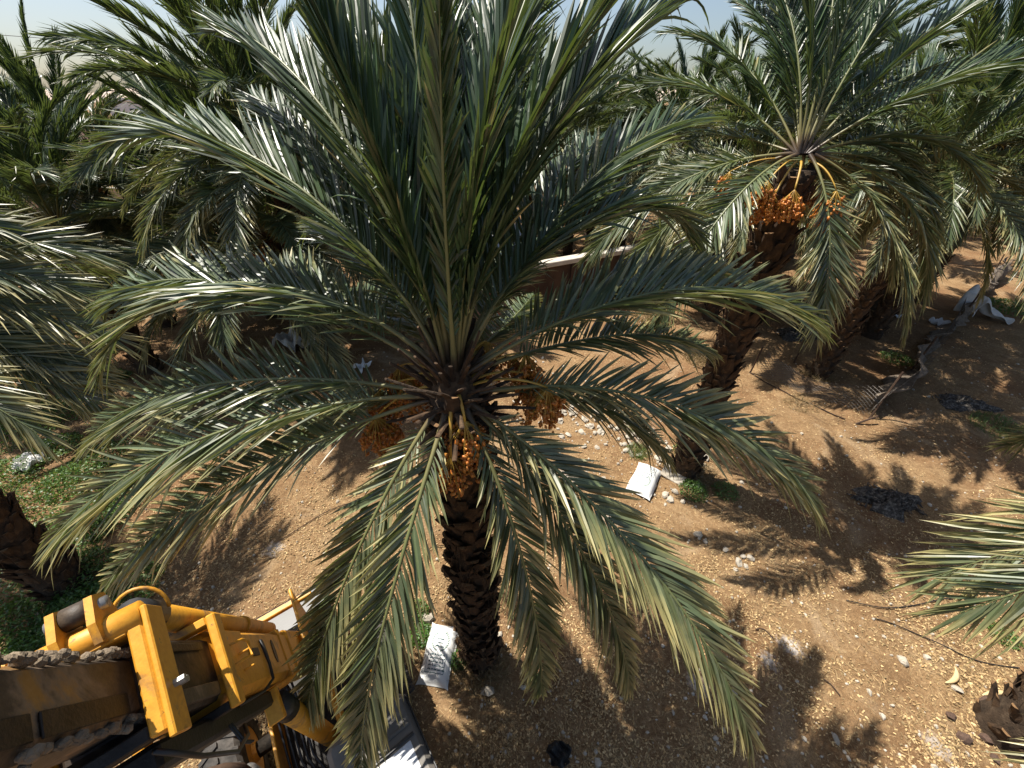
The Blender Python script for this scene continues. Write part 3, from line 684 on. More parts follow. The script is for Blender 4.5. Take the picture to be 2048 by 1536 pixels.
def house(loc, w, d, h, label, m, nwin=4):
    root = empty('house', loc); tag(root, label, 'house')
    f = lambda x, y, z: Vector((x, y, z))
    b = MB(); b.box(f, -w / 2, w / 2, -d / 2, d / 2, -.3, h); b.obj('wall', m, root)
    r = MB(); r.box(f, -w / 2 - .2, w / 2 + .2, -d / 2 - .2, d / 2 + .2, h + .005, h + .5, .04); r.obj('roof', M['white'], root)
    for i in range(nwin):
        x = -w / 2 + (i + .5) * w / nwin
        q = MB(); q.box(f, x - .55, x + .55, -d / 2 - .06, -d / 2 - .005, h - 2.6, h - 1.1); q.obj('window', M['window'], root)
house((-88, 84, 0), 16, 9, 6.2, 'pink rendered house with a white roof beyond the grove', M['render'])
house((-70, 92, 0), 9, 7, 7.4, 'small white house beyond the grove', M['white'], 3)
house((30, 120, 0), 12, 8, 6.4, 'low white house behind the distant palms', M['white'], 3)

# overhead cable with its two poles
cab = empty('overhead_cable', (-76, 52, 0)); tag(cab, 'thin overhead cable strung between two poles above the grove', 'cable')
pA, pB = Vector((0, 0, 14.5)), Vector((104, 34, 8.8 + 3.5))
mb = MB(); mb.tube([pA.lerp(pB, t) + Vector((0, 0, -3.0 * 4 * t * (1 - t) * .35)) for t in np.linspace(0, 1, 24)], .03, 5); mb.obj('wire', M['black'], cab)
for q in (pA, pB):
    mb = MB(); mb.tube([Vector((q.x, q.y, -.2)), Vector((q.x, q.y, q.z + .4))], [.14, .10], 8); mb.obj('pole', M['steel'], cab)

# white sheet on a frame, brown mesh curtain, red pipe behind the main palm
def sheet_mesh(name, f, nu, nv, m, thick=.012, smooth=True):
    """closed thin solid from f(u,v)"""
    P = np.array([[f(i / nu, j / nv) for i in range(nu + 1)] for j in range(nv + 1)], dtype=float)
    du = np.gradient(P, axis=1); dv = np.gradient(P, axis=0); n = np.cross(du, dv); n /= np.linalg.norm(n, axis=2)[..., None] + 1e-9
    A = (P + n * thick / 2).reshape(-1, 3); B = (P - n * thick / 2).reshape(-1, 3); k = len(A)
    i = np.arange(k).reshape(nv + 1, nu + 1)
    q = np.stack([i[:-1, :-1], i[:-1, 1:], i[1:, 1:], i[1:, :-1]], -1).reshape(-1, 4)
    rim = np.concatenate([i[0, :], i[1:, -1], i[-1, -2::-1], i[-2:0:-1, 0]]); r2 = np.roll(rim, -1)
    return mesh_from(name, np.concatenate([A, B]), [q, q[:, ::-1] + k, np.stack([rim, rim + k, r2 + k, r2], 1)], m, smooth)
rt = empty('tarpaulin_shelter', (0, 17.6, 0)); tag(rt, 'white sheet stretched over a low frame behind the brown wall', 'shelter')
link('sheet', sheet_mesh('sheet', lambda u, v: (-1.6 + 3.2 * u, -.2 + 2.6 * v + .03 * math.sin(u * 9), 2.1 + .75 * v + .07 * math.sin(u * 11 + v * 3) - .12 * math.sin(math.pi * u)), 18, 10, M['white']), rt)
for (x, y, z) in ((-1.6, -.2, 2.05), (1.6, -.2, 2.05), (-1.6, 2.4, 2.8), (1.6, 2.4, 2.8)):
    mb = MB(); mb.tube([(x, y, -.15), (x, y, z)], .035, 6); mb.obj('frame_post', M['steel'], rt)
cu = empty('mesh_curtain', (-1.3, 13.4, 0)); tag(cu, 'brown mesh curtain hanging from a rail behind the main palm crown', 'curtain')
link('curtain', sheet_mesh('curtain', lambda u, v: (-.95 + 2.1 * u + .04 * math.sin(v * 5), .10 * math.sin(u * 24) + .05 * math.sin(u * 9 + v * 4), 2.25 * v + .03 + .05 * math.sin(u * 7) * (1 - v)), 50, 10, M['burlap'], .01), cu)
mb = MB(); mb.tube([(-1.05, 0, 2.29), (1.25, 0, 2.29)], .03, 6); mb.obj('rail', M['post'], cu)
for x in (-1.03, 1.22):
    mb = MB(); mb.tube([(x, 0, -.12), (x, 0, 2.3)], .035, 6); mb.obj('rail_post', M['post'], cu)
pp = MB(); b0 = Vector((-.02, 12.9, 0)); pp.tube([Vector((0, 0, -.05)), Vector((-.42, .2, 1.1)), Vector((-.80, .42, 2.15))], .035, 8)
o = pp.obj('red_pipe', M['red'], None, True); o.location = b0; tag(o, 'red pipe leaning against the brown mesh curtain', 'pipe')

# ------------------------------------------------------------------ telehandler under the camera
TO = Vector((-2.94, 2.08, 0)); th_ = Vector((.6, -.8, 0)); tl = Vector((.8, .6, 0)); tz = Vector((0, 0, 1))
EB = rad(64); bd = th_ * math.cos(EB) + tz * math.sin(EB); bn = -th_ * math.sin(EB) + tz * math.cos(EB)
tele = empty('telehandler', TO); tag(tele, 'worn yellow telehandler with its boom raised beside the large palm', 'telehandler')
V_ = lambda a, b, c: th_ * a + tl * b + tz * c                       # vehicle frame: forward, left, up
B_ = lambda s, b, n: tz * 2.05 + bd * s + tl * b + bn * n            # boom frame: along, left, up
Bc = lambda s, b, n: B_(s, b + .06, n)                               # boom box, off the vehicle centre line
def tbox(name, m, fn, *a, bev=.012, parent=tele):
    q = MB(); q.box(fn, *a, bev); return q.obj(name, m, parent)
def ttube(name, m, fn, pts, r, n=12, parent=tele, smooth=True):
    q = MB(); q.tube([fn(*p) for p in pts], r, n); return q.obj(name, m, parent, smooth)
base_boom = tbox('boom_base_section', M['yellow'], Bc, -.35, 3.20, -.19, .19, -.44, .0, bev=.05)
tbox('boom_middle_section', M['grimy'], Bc, 2.9, 4.02, -.155, .155, -.405, -.045, bev=.03)
inner = tbox('boom_inner_section', M['dirty'], Bc, 3.6, 5.35, -.115, .115, -.365, -.085, bev=.04)
# wear pads and caked grease along the inner sections
tbox('wear_pad', M['grease'], B_, 3.34, 3.90, .218, .232, -.13, -.09, bev=.004)
tbox('wear_pad', M['dirty'], B_, 3.30, 3.92, .218, .245, -.39, -.32, bev=.004)
tbox('wear_plate', M['grease'], B_, 4.12, 4.62, .178, .186, -.335, -.255, bev=.003)
tbox('wear_plate', M['grease'], B_, 4.66, 5.1, .178, .186, -.335, -.255, bev=.003)
q = MB(); rg = np.random.default_rng(3)
for k in range(150):
    s = 3.95 + 1.4 * rg.random(); edge = k % 3
    c = B_(s, .172 + rg.normal(0, .008), (-.09 if edge else -.362) + rg.normal(0, .007)); r = rg.uniform(.008, .022)
    EVv = EL2_V * np.array([r * rg.uniform(.8, 2), r, r * rg.uniform(.6, 1.2)]) + np.array(c)
    q.add(EVv, [tuple(f) for f in EL2_Q] + [tuple(f) for f in EL2_T])
o = q.obj('caked_dirt', M['clod'], inner); o['kind'] = 'stuff'
# collars: four plates round the section end
def collar(s0, s1, bo, n0, n1, t, m, nm):
    q = MB()
    q.box(Bc, s0, s1, bo, bo + t, n0 - t, n1 + t, .008); q.box(Bc, s0, s1, -bo - t, -bo, n0 - t, n1 + t, .008)
    q.box(Bc, s0 + .003, s1 - .003, -bo, bo, n1, n1 + t, .006); o = q.obj(nm, m, tele)
    u = MB(); u.box(Bc, s0 + .003, s1 - .003, -bo, bo, n0 - t, n0, .006); u.obj('collar_underside', M['grease'], o)
    return o
collar(3.14, 3.26, .192, -.445, .004, .05, M['yellow'], 'boom_collar')
c2 = collar(3.96, 4.12, .159, -.41, -.04, .055, M['yellow'], 'boom_collar')
tbox('collar_gusset', M['yellow'], B_, 3.958, 4.12, .275, .30, -.50, .05, bev=.006)
# cylinder anchor across the top of the second collar: ears and cross tubes
ttube('anchor_tube', M['yellow'], B_, [(4.08, .272, .022), (4.08, -.13, .022)], .062, 16)
ttube('anchor_pin_tube', M['dirty'], B_, [(4.12, .135, .135), (4.12, .045, .135)], .050, 16)
for b in (.135, .015, -.13):
    q = MB(); t = .028
    hi_ = b > -.1; prof = [(3.97, -.03), (4.16, -.03), (4.19, .05), (4.18, .17 if hi_ else .07), (4.08, .195 if hi_ else .09), (4.0, .12 if hi_ else .06)]
    n = len(prof); Vv = [B_(s, b, nn) for s, nn in prof] + [B_(s, b + t, nn) for s, nn in prof]
    q.add(Vv, [tuple(range(n)), tuple(reversed(range(n, 2 * n)))] + [(i, i + n, (i + 1) % n + n, (i + 1) % n) for i in range(n)])
    q.obj('anchor_ear', M['yellow'], tele)
ttube('anchor_pin', M['steel'], B_, [(4.12, .185, .135), (4.12, -.01, .135)], .028, 12)
# extension cylinder lying on top of the boom
ttube('cylinder_rod', M['chrome'], B_, [(4.10, .09, .135), (3.50, .11, .14)], .028)
ttube('cylinder_head', M['black'], B_, [(3.72, .105, .14), (3.50, .11, .14)], .082, 16)
ttube('cylinder_barrel', M['yellow'], B_, [(3.53, .11, .14), (.9, .12, .10)], .070, 18)
ttube('barrel_strap', M['yellow'], B_, [(1.95, .118, .117), (1.87, .118, .116)], .080, 18)
q = MB(); q.tube([B_(3.62 + .08 * math.sin(t), .11 + .11 * math.cos(t), .16 + .11 * math.sin(t)) for t in np.linspace(-.3, 3.4, 16)], .010, 6); q.obj('guard_ring', M['yellow'], tele, True)
# fittings on the side of the base section
for (s, n) in ((3.08, -.10), (3.08, -.36)):
    ttube('bolt', M['steel'], B_, [(s, .25, n), (s, .285, n)], .018, 6, smooth=False)
ttube('bolt', M['steel'], B_, [(4.03, .30, -.31), (4.03, .34, -.31)], .018, 6, smooth=False); ttube('bolt', M['steel'], B_, [(3.97, .30, -.31), (3.97, .33, -.31)], .016, 6, smooth=False)
q = MB(); q.tube([B_(*p) for p in ((3.04, .26, -.14), (2.98, .33, -.14), (2.84, .33, -.15), (2.84, .33, -.25), (2.98, .33, -.26), (3.04, .26, -.27))], .009, 6); q.obj('wire_guard', M['yellow'], tele, True)
tbox('lamp_bracket', M['yellow'], B_, 2.70, 2.83, .251, .258, -.34, -.05, bev=.002)
tbox('lamp_bracket', M['yellow'], B_, 2.76, 2.83, .259, .33, -.20, -.19, bev=.002)
tbox('lamp_bracket', M['yellow'], B_, 2.76, 2.82, .259, .32, -.31, -.30, bev=.002)
tbox('hose_plate', M['grease'], B_, 2.28, 2.52, .251, .262, -.22, -.16, bev=.003)
for s in (2.05, 1.72): 
    q = MB(); pr = [B_(s + .055 * math.cos(t), .252, -.20 + .105 * math.sin(t)) for t in np.linspace(0, 2 * math.pi, 14, endpoint=False)]
    q.add(pr + [p + tl * .004 for p in pr], [tuple(range(14)), tuple(reversed(range(14, 28)))] + [(i, i + 14, (i + 1) % 14 + 14, (i + 1) % 14) for i in range(14)]); q.obj('slot', M['grease'], base_boom)
tbox('boom_band', M['yellow'], B_, 1.28, 1.36, -.142, .262, -.452, .012, bev=.01)
tbox('boom_root', M['yellow'], B_, -.1, 1.0, -.148, .268, -.458, .018, bev=.03)
tbox('weld_plate', M['yellow'], B_, 2.62, 3.12, .2515, .2575, -.40, -.03, bev=.002)
q = MB(); q.tube([B_(*p) for p in ((2.15, .262, -.10), (2.12, .268, -.30), (2.15, .265, -.42), (2.3, .22, -.47), (2.8, .18, -.48))], .011, 6); q.obj('hydraulic_hose', M['black'], tele, True)
# underside: hose carrier
tbox('hose_carrier', M['grease'], B_, 1.5, 3.9, -.10, .16, -.58, -.462, bev=.02)
tbox('carrier_bracket', M['yellow'], B_, 1.75, 1.85, .08, .20, -.72, -.46, bev=.01)
q = MB(); q.tube([B_(*p) for p in ((4.0, .18, -.50), (3.75, .24, -.62), (3.4, .27, -.70), (3.05, .24, -.66), (2.9, .2, -.6))], .012, 6); q.obj('hydraulic_hose', M['black'], tele, True)
for k in range(2):
    q = MB(); q.tube([B_(3.02 - .05 * k, .16, -.55), B_(3.02 - .05 * k, .20, -.68), B_(2.99 - .05 * k, .23, -.71)], .007, 5); q.obj('cable_tie', M['black'], tele)
# lift cylinder
ttube('lift_rod', M['chrome'], lambda *p: Vector(p), [B_(1.75, .12, -.66), V_(1.25, .16, 3.05)], .045)
ttube('lift_barrel', M['yellow'], lambda *p: Vector(p), [V_(1.26, .16, 3.10), V_(1.02, .17, 1.2)], .095, 16)
ttube('lift_gland', M['black'], lambda *p: Vector(p), [V_(1.285, .16, 3.30), V_(1.25, .16, 3.05)], .10, 16)
# chassis, rear pivot frame, rails
chas = tbox('chassis', M['grease'], V_, -.7, 3.6, -.42, .42, .55, 1.10, bev=.04)
for b in (-.36, .30):
    tbox('pivot_plate', M['yellow'], V_, -.45, .35, b, b + .035, 1.08, 2.35, bev=.012)
    tbox('frame_rail', M['yellow'], V_, .36, 3.5, b, b + .035, 1.105, 1.62, bev=.008)
ttube('pivot_pin', M['steel'], V_, [(0, -.44, 1.95), (0, .44, 1.95)], .06, 14)
tbox('rear_crossbar', M['yellow'], V_, -.52, -.44, -.55, .50, 1.95, 2.02, bev=.01)
tbox('counterweight', M['black'], V_, -1.05, -.5, -.62, .62, .6, 1.35, bev=.06)
for k in range(5):
    q = MB(); x = -.24 + .06 * k
    q.tube([V_(.25, x, 1.9), V_(.55, x - .02, 1.62), V_(1.1, x - .03, 1.45), V_(1.5, x + .02 + .02 * k, 1.32), V_(1.55 + .05 * k, .20, 1.25)], .013, 6); q.obj('hydraulic_hose', M['black'], chas, True)
# engine cover and exhaust on the right
tbox('engine_cover', M['black'], V_, 1.1, 3.0, -1.05, -.46, .75, 1.42, bev=.07)
ttube('silencer', M['steel'], V_, [(.95, -.58, 1.15), (.95, -.58, 1.75)], .085, 16)
ttube('exhaust_pipe', M['post'], V_, [(.95, -.58, 1.74), (.94, -.58, 1.92), (.90, -.68, 2.06), (.86, -.82, 2.12)], .045, 14)
# wheels
def wheel(a, b):
    w = MB(); R, W = .60, .40; prof = [(-.5, .55), (-.5, .86), (-.40, .97), (-.2, 1.0), (.2, 1.0), (.40, .97), (.5, .86), (.5, .55)]; n = 32
    Vv = []
    for i in range(n):
        t = 2 * math.pi * i / n
        for (x, r) in prof: Vv.append(V_(a + R * r * math.cos(t), b + x * W, .60 + R * r * math.sin(t)))
    k = len(prof); F = [(i * k + j, i * k + j + 1, ((i + 1) % n) * k + j + 1, ((i + 1) % n) * k + j) for i in range(n) for j in range(k - 1)]
    F += [(i * k + k - 1, i * k, ((i + 1) % n) * k, ((i + 1) % n) * k + k - 1) for i in range(n)]
    w.add(Vv, F)
    for i in range(22):           # chevron lugs
        for sd in (-1, 1):
            t0 = 2 * math.pi * (i + (.5 if sd > 0 else 0)) / 22
            pts = []
            for (x, dt) in ((0, 0), (sd * .5, -.16)):
                for e in (-.045, .045):
                    for rr in (.97, 1.055 if x == 0 else 1.0):
                        t = t0 + dt + e; pts.append(V_(a + R * rr * math.cos(t), b + x * W, .60 + R * rr * math.sin(t)))
            w.add(pts, [(0, 2, 3, 1), (4, 5, 7, 6), (0, 1, 5, 4), (2, 6, 7, 3), (1, 3, 7, 5), (0, 4, 6, 2)])
    rim = MB(); 
    for sd in (-1, 1):
        rim.tube([V_(a, b + sd * .05, .6), V_(a, b + sd * .19, .6)], [.34, .33], 24)
        rim.tube([V_(a, b + sd * .191, .6), V_(a, b + sd * .24, .6)], [.12, .11], 12)
    wo = w.obj('wheel', M['rubber'], tele); ro = rim.obj('rim', M['yellow'], wo)
for (a, b) in ((.30, -1.0), (.30, 1.0), (2.9, -1.0), (2.9, 1.0)): wheel(a, b)
ttube('axle', M['grease'], V_, [(.3, -.85, .6), (.3, .85, .6)], .10, 10); ttube('axle', M['grease'], V_, [(2.9, -.85, .6), (2.9, .85, .6)], .10, 10)
# cab with roof, pillars and glass
cabp = tbox('cab', M['yellow'], V_, 1.56, 2.95, .40, 1.02, .75, 1.35, bev=.03)
for (a, b) in ((1.60, .36), (1.60, .98), (2.86, .36), (2.86, .98)): tbox('pillar', M['black'], V_, a - .04, a + .04, b - .035, b + .035, 1.34, 2.32, bev=.008, parent=cabp)
for (x0, x1, y0, y1) in ((1.645, 2.815, 1.00, 1.008), (1.575, 1.583, .40, .94), (2.88, 2.888, .40, .94), (1.645, 2.815, .33, .338)):
    tbox('window', M['window'], V_, x0, x1, y0, y1, 1.40, 2.28, bev=0, parent=cabp)
roof = tbox('cab_roof', M['roof'], V_, 1.50, 3.0, .24, 1.06, 2.32, 2.44, bev=.05, parent=cabp)
tbox('roof_rib', M['roof'], V_, 1.80, 1.83, .30, 1.0, 2.442, 2.456, bev=.004, parent=roof)
tbox('roof_rib', M['black'], V_, 1.90, 1.93, .30, 1.0, 2.442, 2.460, bev=.004, parent=roof)
tbox('roof_panel', M['roofwhite'], V_, 1.95, 2.9, .36, .95, 2.442, 2.452, bev=.003, parent=roof)
tbox('roof_edge', M['black'], V_, 1.56, 2.95, 1.055, 1.075, 2.34, 2.42, bev=.006, parent=roof)

# ------------------------------------------------------------------ sacks with printed emblem and lettering
def sack(loc, yaw, w, l, h, label, tilt=(0, 0), seed=0):
    r = np.random.default_rng(seed)
    def top(u, v):      # u,v in -1..1
        e = (1 - abs(u) ** 2.6) ** .55 * (1 - abs(v) ** 3.2) ** .55
        wr = .012 * math.sin(7 * u + 3 * v + seed) * math.sin(5 * v - 2 * u) * (1 - abs(u) ** 4)
        pinch = 1 - .12 * (1 - abs(v)) ** 0 * (abs(v) < .99) * (math.cos(v * math.pi / 2)) * 0 - .10 * (1 - abs(v) ** 2) * 0
        wid = w / 2 * (1.0 - .10 * (1 - abs(v)) * (abs(v) > .8)) * (1 + .05 * abs(v) ** 6)
        return Vector((u * wid * (1 + .03 * math.sin(4 * v)), v * l / 2 * (1 + .06 * abs(u) ** 6), .02 + h * e + wr * e))
    nu, nv = 24, 32; A = np.array([[top(-1 + 2 * i / nu, -1 + 2 * j / nv) for i in range(nu + 1)] for j in range(nv + 1)])
    Bm = A.copy(); Bm[..., 2] = .02 - .02 * (A[..., 2] - .02) / h
    Vv = np.concatenate([A.reshape(-1, 3), Bm.reshape(-1, 3)]); k = (nu + 1) * (nv + 1); i = np.arange(k).reshape(nv + 1, nu + 1)
    qd = np.stack([i[:-1, :-1], i[:-1, 1:], i[1:, 1:], i[1:, :-1]], -1).reshape(-1, 4)
    rim = np.concatenate([i[0, :], i[1:, -1], i[-1, -2::-1], i[-2:0:-1, 0]]); r2 = np.roll(rim, -1)
    root = link('sack', mesh_from('sack', Vv, [qd, qd[:, ::-1] + k, np.stack([r2, rim, rim + k, r2 + k], 1)], M['sack'], True), None, (loc[0], loc[1], float(gh(loc[0], loc[1])) + .01), (tilt[0], tilt[1], yaw))
    tag(root, label, 'sack', 'white sacks on the ground')
    pr, pg = MB(), MB()
    def strip(mb, pts, wd):      # printed stroke following the cloth
        for (a, b) in zip(pts[:-1], pts[1:]):
            n = max(1, int(math.hypot(b[0] - a[0], b[1] - a[1]) / .08))
            for q in range(n):
                p = (a[0] + (b[0] - a[0]) * q / n, a[1] + (b[1] - a[1]) * q / n); e = (a[0] + (b[0] - a[0]) * (q + 1) / n, a[1] + (b[1] - a[1]) * (q + 1) / n)
                d = math.hypot(e[0] - p[0], e[1] - p[1]) + 1e-9; nx_, ny_ = -(e[1] - p[1]) / d * wd, (e[0] - p[0]) / d * wd
                c = [top(p[0] - nx_, p[1] - ny_), top(e[0] - nx_, e[1] - ny_), top(e[0] + nx_, e[1] + ny_), top(p[0] + nx_, p[1] + ny_)]
                mb.add([x + Vector((0, 0, .005)) for x in c], [(0, 1, 2, 3)])
    for sd in (-1, 1):           # wreath
        for q in range(11):
            t = -1.25 + 2.3 * q / 10; cx, cy = sd * .50 * math.cos(t), .34 + .34 * math.sin(t)
            for e in (-1, 1): strip(pg, [(cx, cy), (cx + e * .06 + .02 * sd, cy + .055)], .013)
    strip(pr, [(-.2, .42), (-.05, .46), (.08, .40), (.22, .45)], .018); strip(pr, [(-.15, .30), (.18, .29)], .014); strip(pr, [(-.28, .16), (-.1, .20), (.05, .15), (.3, .18)], .02)
    strip(pr, [(-.62, -.02), (-.62, -.66), (.62, -.66), (.62, -.02)], .010)
    for row in range(5):         # joined script, too small to read in the photograph
        y = -.10 - .115 * row; x = -.5 + .04 * r.random()
        while x < .48:
            wl = r.uniform(.10, .26); m_ = max(3, int(wl / .045)); pts = [(x + wl * q / m_, y + .030 * (r.random() - .5)) for q in range(m_ + 1)]
            strip(pr, pts, .017 if row % 2 == 0 else .013)
            if r.random() < .6: strip(pr, [(x + wl * .5, y), (x + wl * .5, y + .05)], .014)
            x += wl + .045
    pr.obj('lettering', M['print'], root); pg.obj('wreath_emblem', M['printg'], root)
    return root
s1 = at_height(880, 1313); sack((s1.x, s1.y), rad(-8), .50, .86, .17, 'white printed sack lying at the foot of the large palm beside the telehandler', (rad(6), 0), 1)
s2 = at_height(1288, 962); sack((s2.x, s2.y), rad(147), .58, 1.0, .22, 'plump white printed sack lying by the rubble stones', (0, 0), 2)

# ------------------------------------------------------------------ stones
def stone_mesh(k, m):
    r = np.random.default_rng(300 + k); V = EL2_V.copy() * 1.0
    V = V * (1 + r.normal(0, .16, (len(V), 1))) * np.array([1, r.uniform(.6, .95), r.uniform(.4, .7)])
    return mesh_from('stone', V, [EL2_Q, EL2_T], m, False)
STONES = [stone_mesh(k, M['stone']) for k in range(8)]; BROWN = [stone_mesh(20 + k, M['brownstone']) for k in range(4)]
def put_stone(x, y, r, label, group, ms=STONES, rng=RNG):
    o = link('stone', ms[int(rng.integers(len(ms)))], None, (x, y, float(gh(x, y)) + r * .22), (rng.normal(0, .3), rng.normal(0, .3), rng.uniform(0, 6.28)), (r * rng.uniform(.8, 1.4), r, r * rng.uniform(.8, 1.2)))
    tag(o, label, 'stone', group); return o
rs = np.random.default_rng(77)
RUB = [(1060, 770), (1100, 800), (1130, 830), (1160, 850), (1200, 860), (1230, 880), (1260, 870), (1290, 900), (1330, 910), (1360, 930), (1200, 830), (1150, 800)]
for k in range(190):
    px, py = RUB[int(rs.integers(len(RUB)))]; g = at_height(px + rs.normal(0, 34), py + rs.normal(0, 26))
    put_stone(g.x, g.y, rs.uniform(.035, .12), 'pale limestone lump in the band of rubble behind the plump sack', 'rubble stones', rng=rs)
for (px, py, r) in [(1340, 1000, .11), (1350, 985, .09), (1330, 990, .10), (1365, 1005, .08), (1475, 1125, .09), (1490, 1135, .08), (1500, 1120, .08), (1470, 1140, .07), (1485, 1115, .07), (1395, 1070, .10), (1410, 1085, .07), (1450, 1100, .06)]:
    g = at_height(px, py); put_stone(g.x, g.y, r, 'pale stone in a loose scatter between the shadows of the palms', 'scattered pale stones', rng=rs)
for (px, py, r, lb) in [(975, 1383, .12, 'yellowish stone on the soil in front of the large palm trunk'), (1805, 1322, .09, 'grey stone beside the black hose'), (855, 1240, .14, 'pale stone in the weeds behind the sack'), (1672, 1480, .06, 'small white stone on bare soil'), (1910, 1380, .10, 'flat pale stone near the dry spathe')]:
    g = at_height(px, py); put_stone(g.x, g.y, r, lb, None, rng=rs)
for k in range(5):
    g = at_height(1960 + rs.normal(0, 30), 1440 + rs.normal(0, 50)); put_stone(g.x, g.y, rs.uniform(.08, .14), 'dark brown stone at the foot of the palm with big leaf bases', 'brown stones', BROWN, rs)
# slab propped in the rubble
g = at_height(1345, 955); mb = MB(); mb.box(lambda x, y, z: Vector((x, y, z)), -.28, .28, -.14, .14, 0, .06, .015)
o = mb.obj('stone_slab', M['stone']); o.location = (g.x, g.y, float(gh(g.x, g.y)) + .05); o.rotation_euler = (.5, .1, -.7); tag(o, 'flat pale slab tilted next to the plump sack', 'slab')

def scatter(name, n, area, make, m, attr=True, kind='stuff'):
    pass
def in_view(n, rng, ymin, ymax, pxr=(-40, 2088), pyr=(560, 1560), power=1.0):
    px = rng.uniform(*pxr, n); py = rng.uniform(*pyr, n)
    cx, cy = (px - 1024) / 785.7, (768 - py) / 785.7
    d = np.stack([cx, _c + cy * _s, -_s + cy * _c], 1); t = -CAM_H / d[:, 2]
    return d[:, 0] * t, d[:, 1] * t
# straw, chips and dry leaflets on the soil
rl = np.random.default_rng(9)
n = 170000; x, y = in_view(n, rl, 0, 20, pyr=(600, 1580)); keep = (y < 20) & (np.abs(x) < 22)
dens = .5 + .5 * np.sin(x * .8 + 1.3 * np.sin(y * .7)) * np.cos(y * .9 - x * .3); dens = dens * .7 + .5 * np.sin(x * 2.9 + 2 * np.sin(y * 2.3)) * np.sin(y * 3.1 + x); keep &= rl.random(n) < (.12 + .95 * np.clip(dens, 0, 1))
x, y = x[keep], y[keep]; n = len(x); z = gh(x, y) + rl.uniform(.006, .022, n)
dist = np.sqrt(x * x + y * y + 57); L = np.where(rl.random(n) < .30, rl.uniform(.05, .16, n) * (1 + 1.6 * (rl.random(n) < .06)), rl.uniform(.015, .045, n)); W = np.where(L > .05, rl.uniform(.002, .005, n), rl.uniform(.010, .022, n)) * .5
a = rl.uniform(0, 6.28, n); ti = rl.normal(0, .28, n); ca, sa = np.cos(a), np.sin(a); r2_ = rl.normal(0, .6, n)
dx = np.stack([ca * L / 2, sa * L / 2, ti * L / 2], 1); wx = np.stack([-sa * W, ca * W, r2_ * W], 1); c = np.stack([x, y, z], 1)
V = np.stack([c - dx - wx, c + dx - wx, c + dx + wx, c - dx + wx], 1).reshape(-1, 3)
at = np.repeat(np.stack([rl.random(n), np.zeros(n), rl.random(n), np.ones(n)], 1), 4, 0)
tag(link('straw_litter', mesh_from('straw_litter', V, [np.arange(4 * n).reshape(n, 4)], M['litter'], False, at)), 'pale straw and wood chips strewn over the soil', 'litter', kind='stuff')
# pebbles
n = 5200; x, y = in_view(n, rl, 0, 20, pyr=(620, 1580)); keep = (y < 18) & (np.abs(x) < 18); x, y = x[keep], y[keep]
bias = np.exp(-((x - 2.6) ** 2 + (y - 8) ** 2) / 6); keep = rl.random(len(x)) < (.30 + bias); x, y = x[keep], y[keep]; n = len(x); rr = rl.uniform(.010, .032, n) * (1 + .8 * (rl.random(n) < .1))
Vp = (STONES and np.array(EL2_V))[None] * rr[:, None, None] * rl.uniform(.6, 1.3, (n, 1, 3)) * (1 + rl.normal(0, .12, (n, len(EL2_V), 1)))
Vp = Vp + np.stack([x, y, gh(x, y) + rr * .2], 1)[:, None]
o_ = (np.arange(n) * len(EL2_V))[:, None, None]
tag(link('pebbles', mesh_from('pebbles', Vp.reshape(-1, 3), [(EL2_Q[None] + o_).reshape(-1, 4), (EL2_T[None] + o_).reshape(-1, 3)], M['stone'], False)), 'small pale pebbles scattered over the soil', 'pebbles', kind='stuff')

# ------------------------------------------------------------------ weeds and grass
def leafy(n, R, H, rng, lw=.012, ll=.05, age=.1, up=.6):
    """n small pointed leaves on a low mound"""
    a = rng.uniform(0, 6.28, n); r = R * np.sqrt(rng.random(n)); z = H * rng.random(n) * (1 - (r / R) ** 2 * .8)
    c = np.stack([r * np.cos(a), r * np.sin(a), z], 1)
    d = rng.normal(size=(n, 3)); d[:, 2] = np.abs(d[:, 2]) * up; d /= np.linalg.norm(d, axis=1)[:, None]
    w = np.cross(d, rng.normal(size=(n, 3))); w /= np.linalg.norm(w, axis=1)[:, None]
    l = ll * rng.uniform(.6, 1.4, n)[:, None]; wd = lw * rng.uniform(.7, 1.3, n)[:, None]
    V = np.stack([c, c + d * l * .5 - w * wd, c + d * l, c + d * l * .5 + w * wd], 1).reshape(-1, 3)
    at = np.repeat(np.stack([rng.random(n), np.full(n, .3), np.full(n, age) * rng.uniform(.3, 1.7, n), np.ones(n)], 1), 4, 0)
    return V, np.arange(4 * n).reshape(n, 4), at
def weed(px, py, R, H, n, label, m='weed', age=.2, lw=.012, ll=.05, up=.6, seed=0, group=None, name='weed'):
    g = at_height(px, py); rng = np.random.default_rng(500 + seed)
    V, Q, at = leafy(n, R, H, rng, lw, ll, age, up)
    root = empty(name, (g.x, g.y, float(gh(g.x, g.y)))); tag(root, label, 'weed', group)
    lo = link('leaves', mesh_from('leaves', V, [Q], M[m], False, at), root); lo['kind'] = 'stuff'
    s = MB()
    for k in range(7):
        a = rng.uniform(0, 6.28); r = R * rng.uniform(.2, .8); s.tube([(0, 0, -.03), (r * .4 * math.cos(a), r * .4 * math.sin(a), H * .5), (r * math.cos(a), r * math.sin(a), H * .8)], [.006, .005, .002], 4, False)
    s.obj('stem', M[m], root)
weed(845, 1275, .20, .28, 700, 'bright green weed beside the printed sack', seed=1, age=.05)
weed(835, 1230, .22, .25, 600, 'green weed by the pale stone at the large palm foot', seed=2, age=.2)
weed(915, 1325, .14, .25, 400, 'green weed between the sack and the large palm trunk', seed=3, age=.2)
weed(1370, 900, .30, .4, 900, 'green weed at the foot of the tall palm with date bunches', seed=4)
weed(1385, 985, .32, .3, 900, 'dark green weed in the shade of the tall palm with date bunches', seed=5, age=.3)
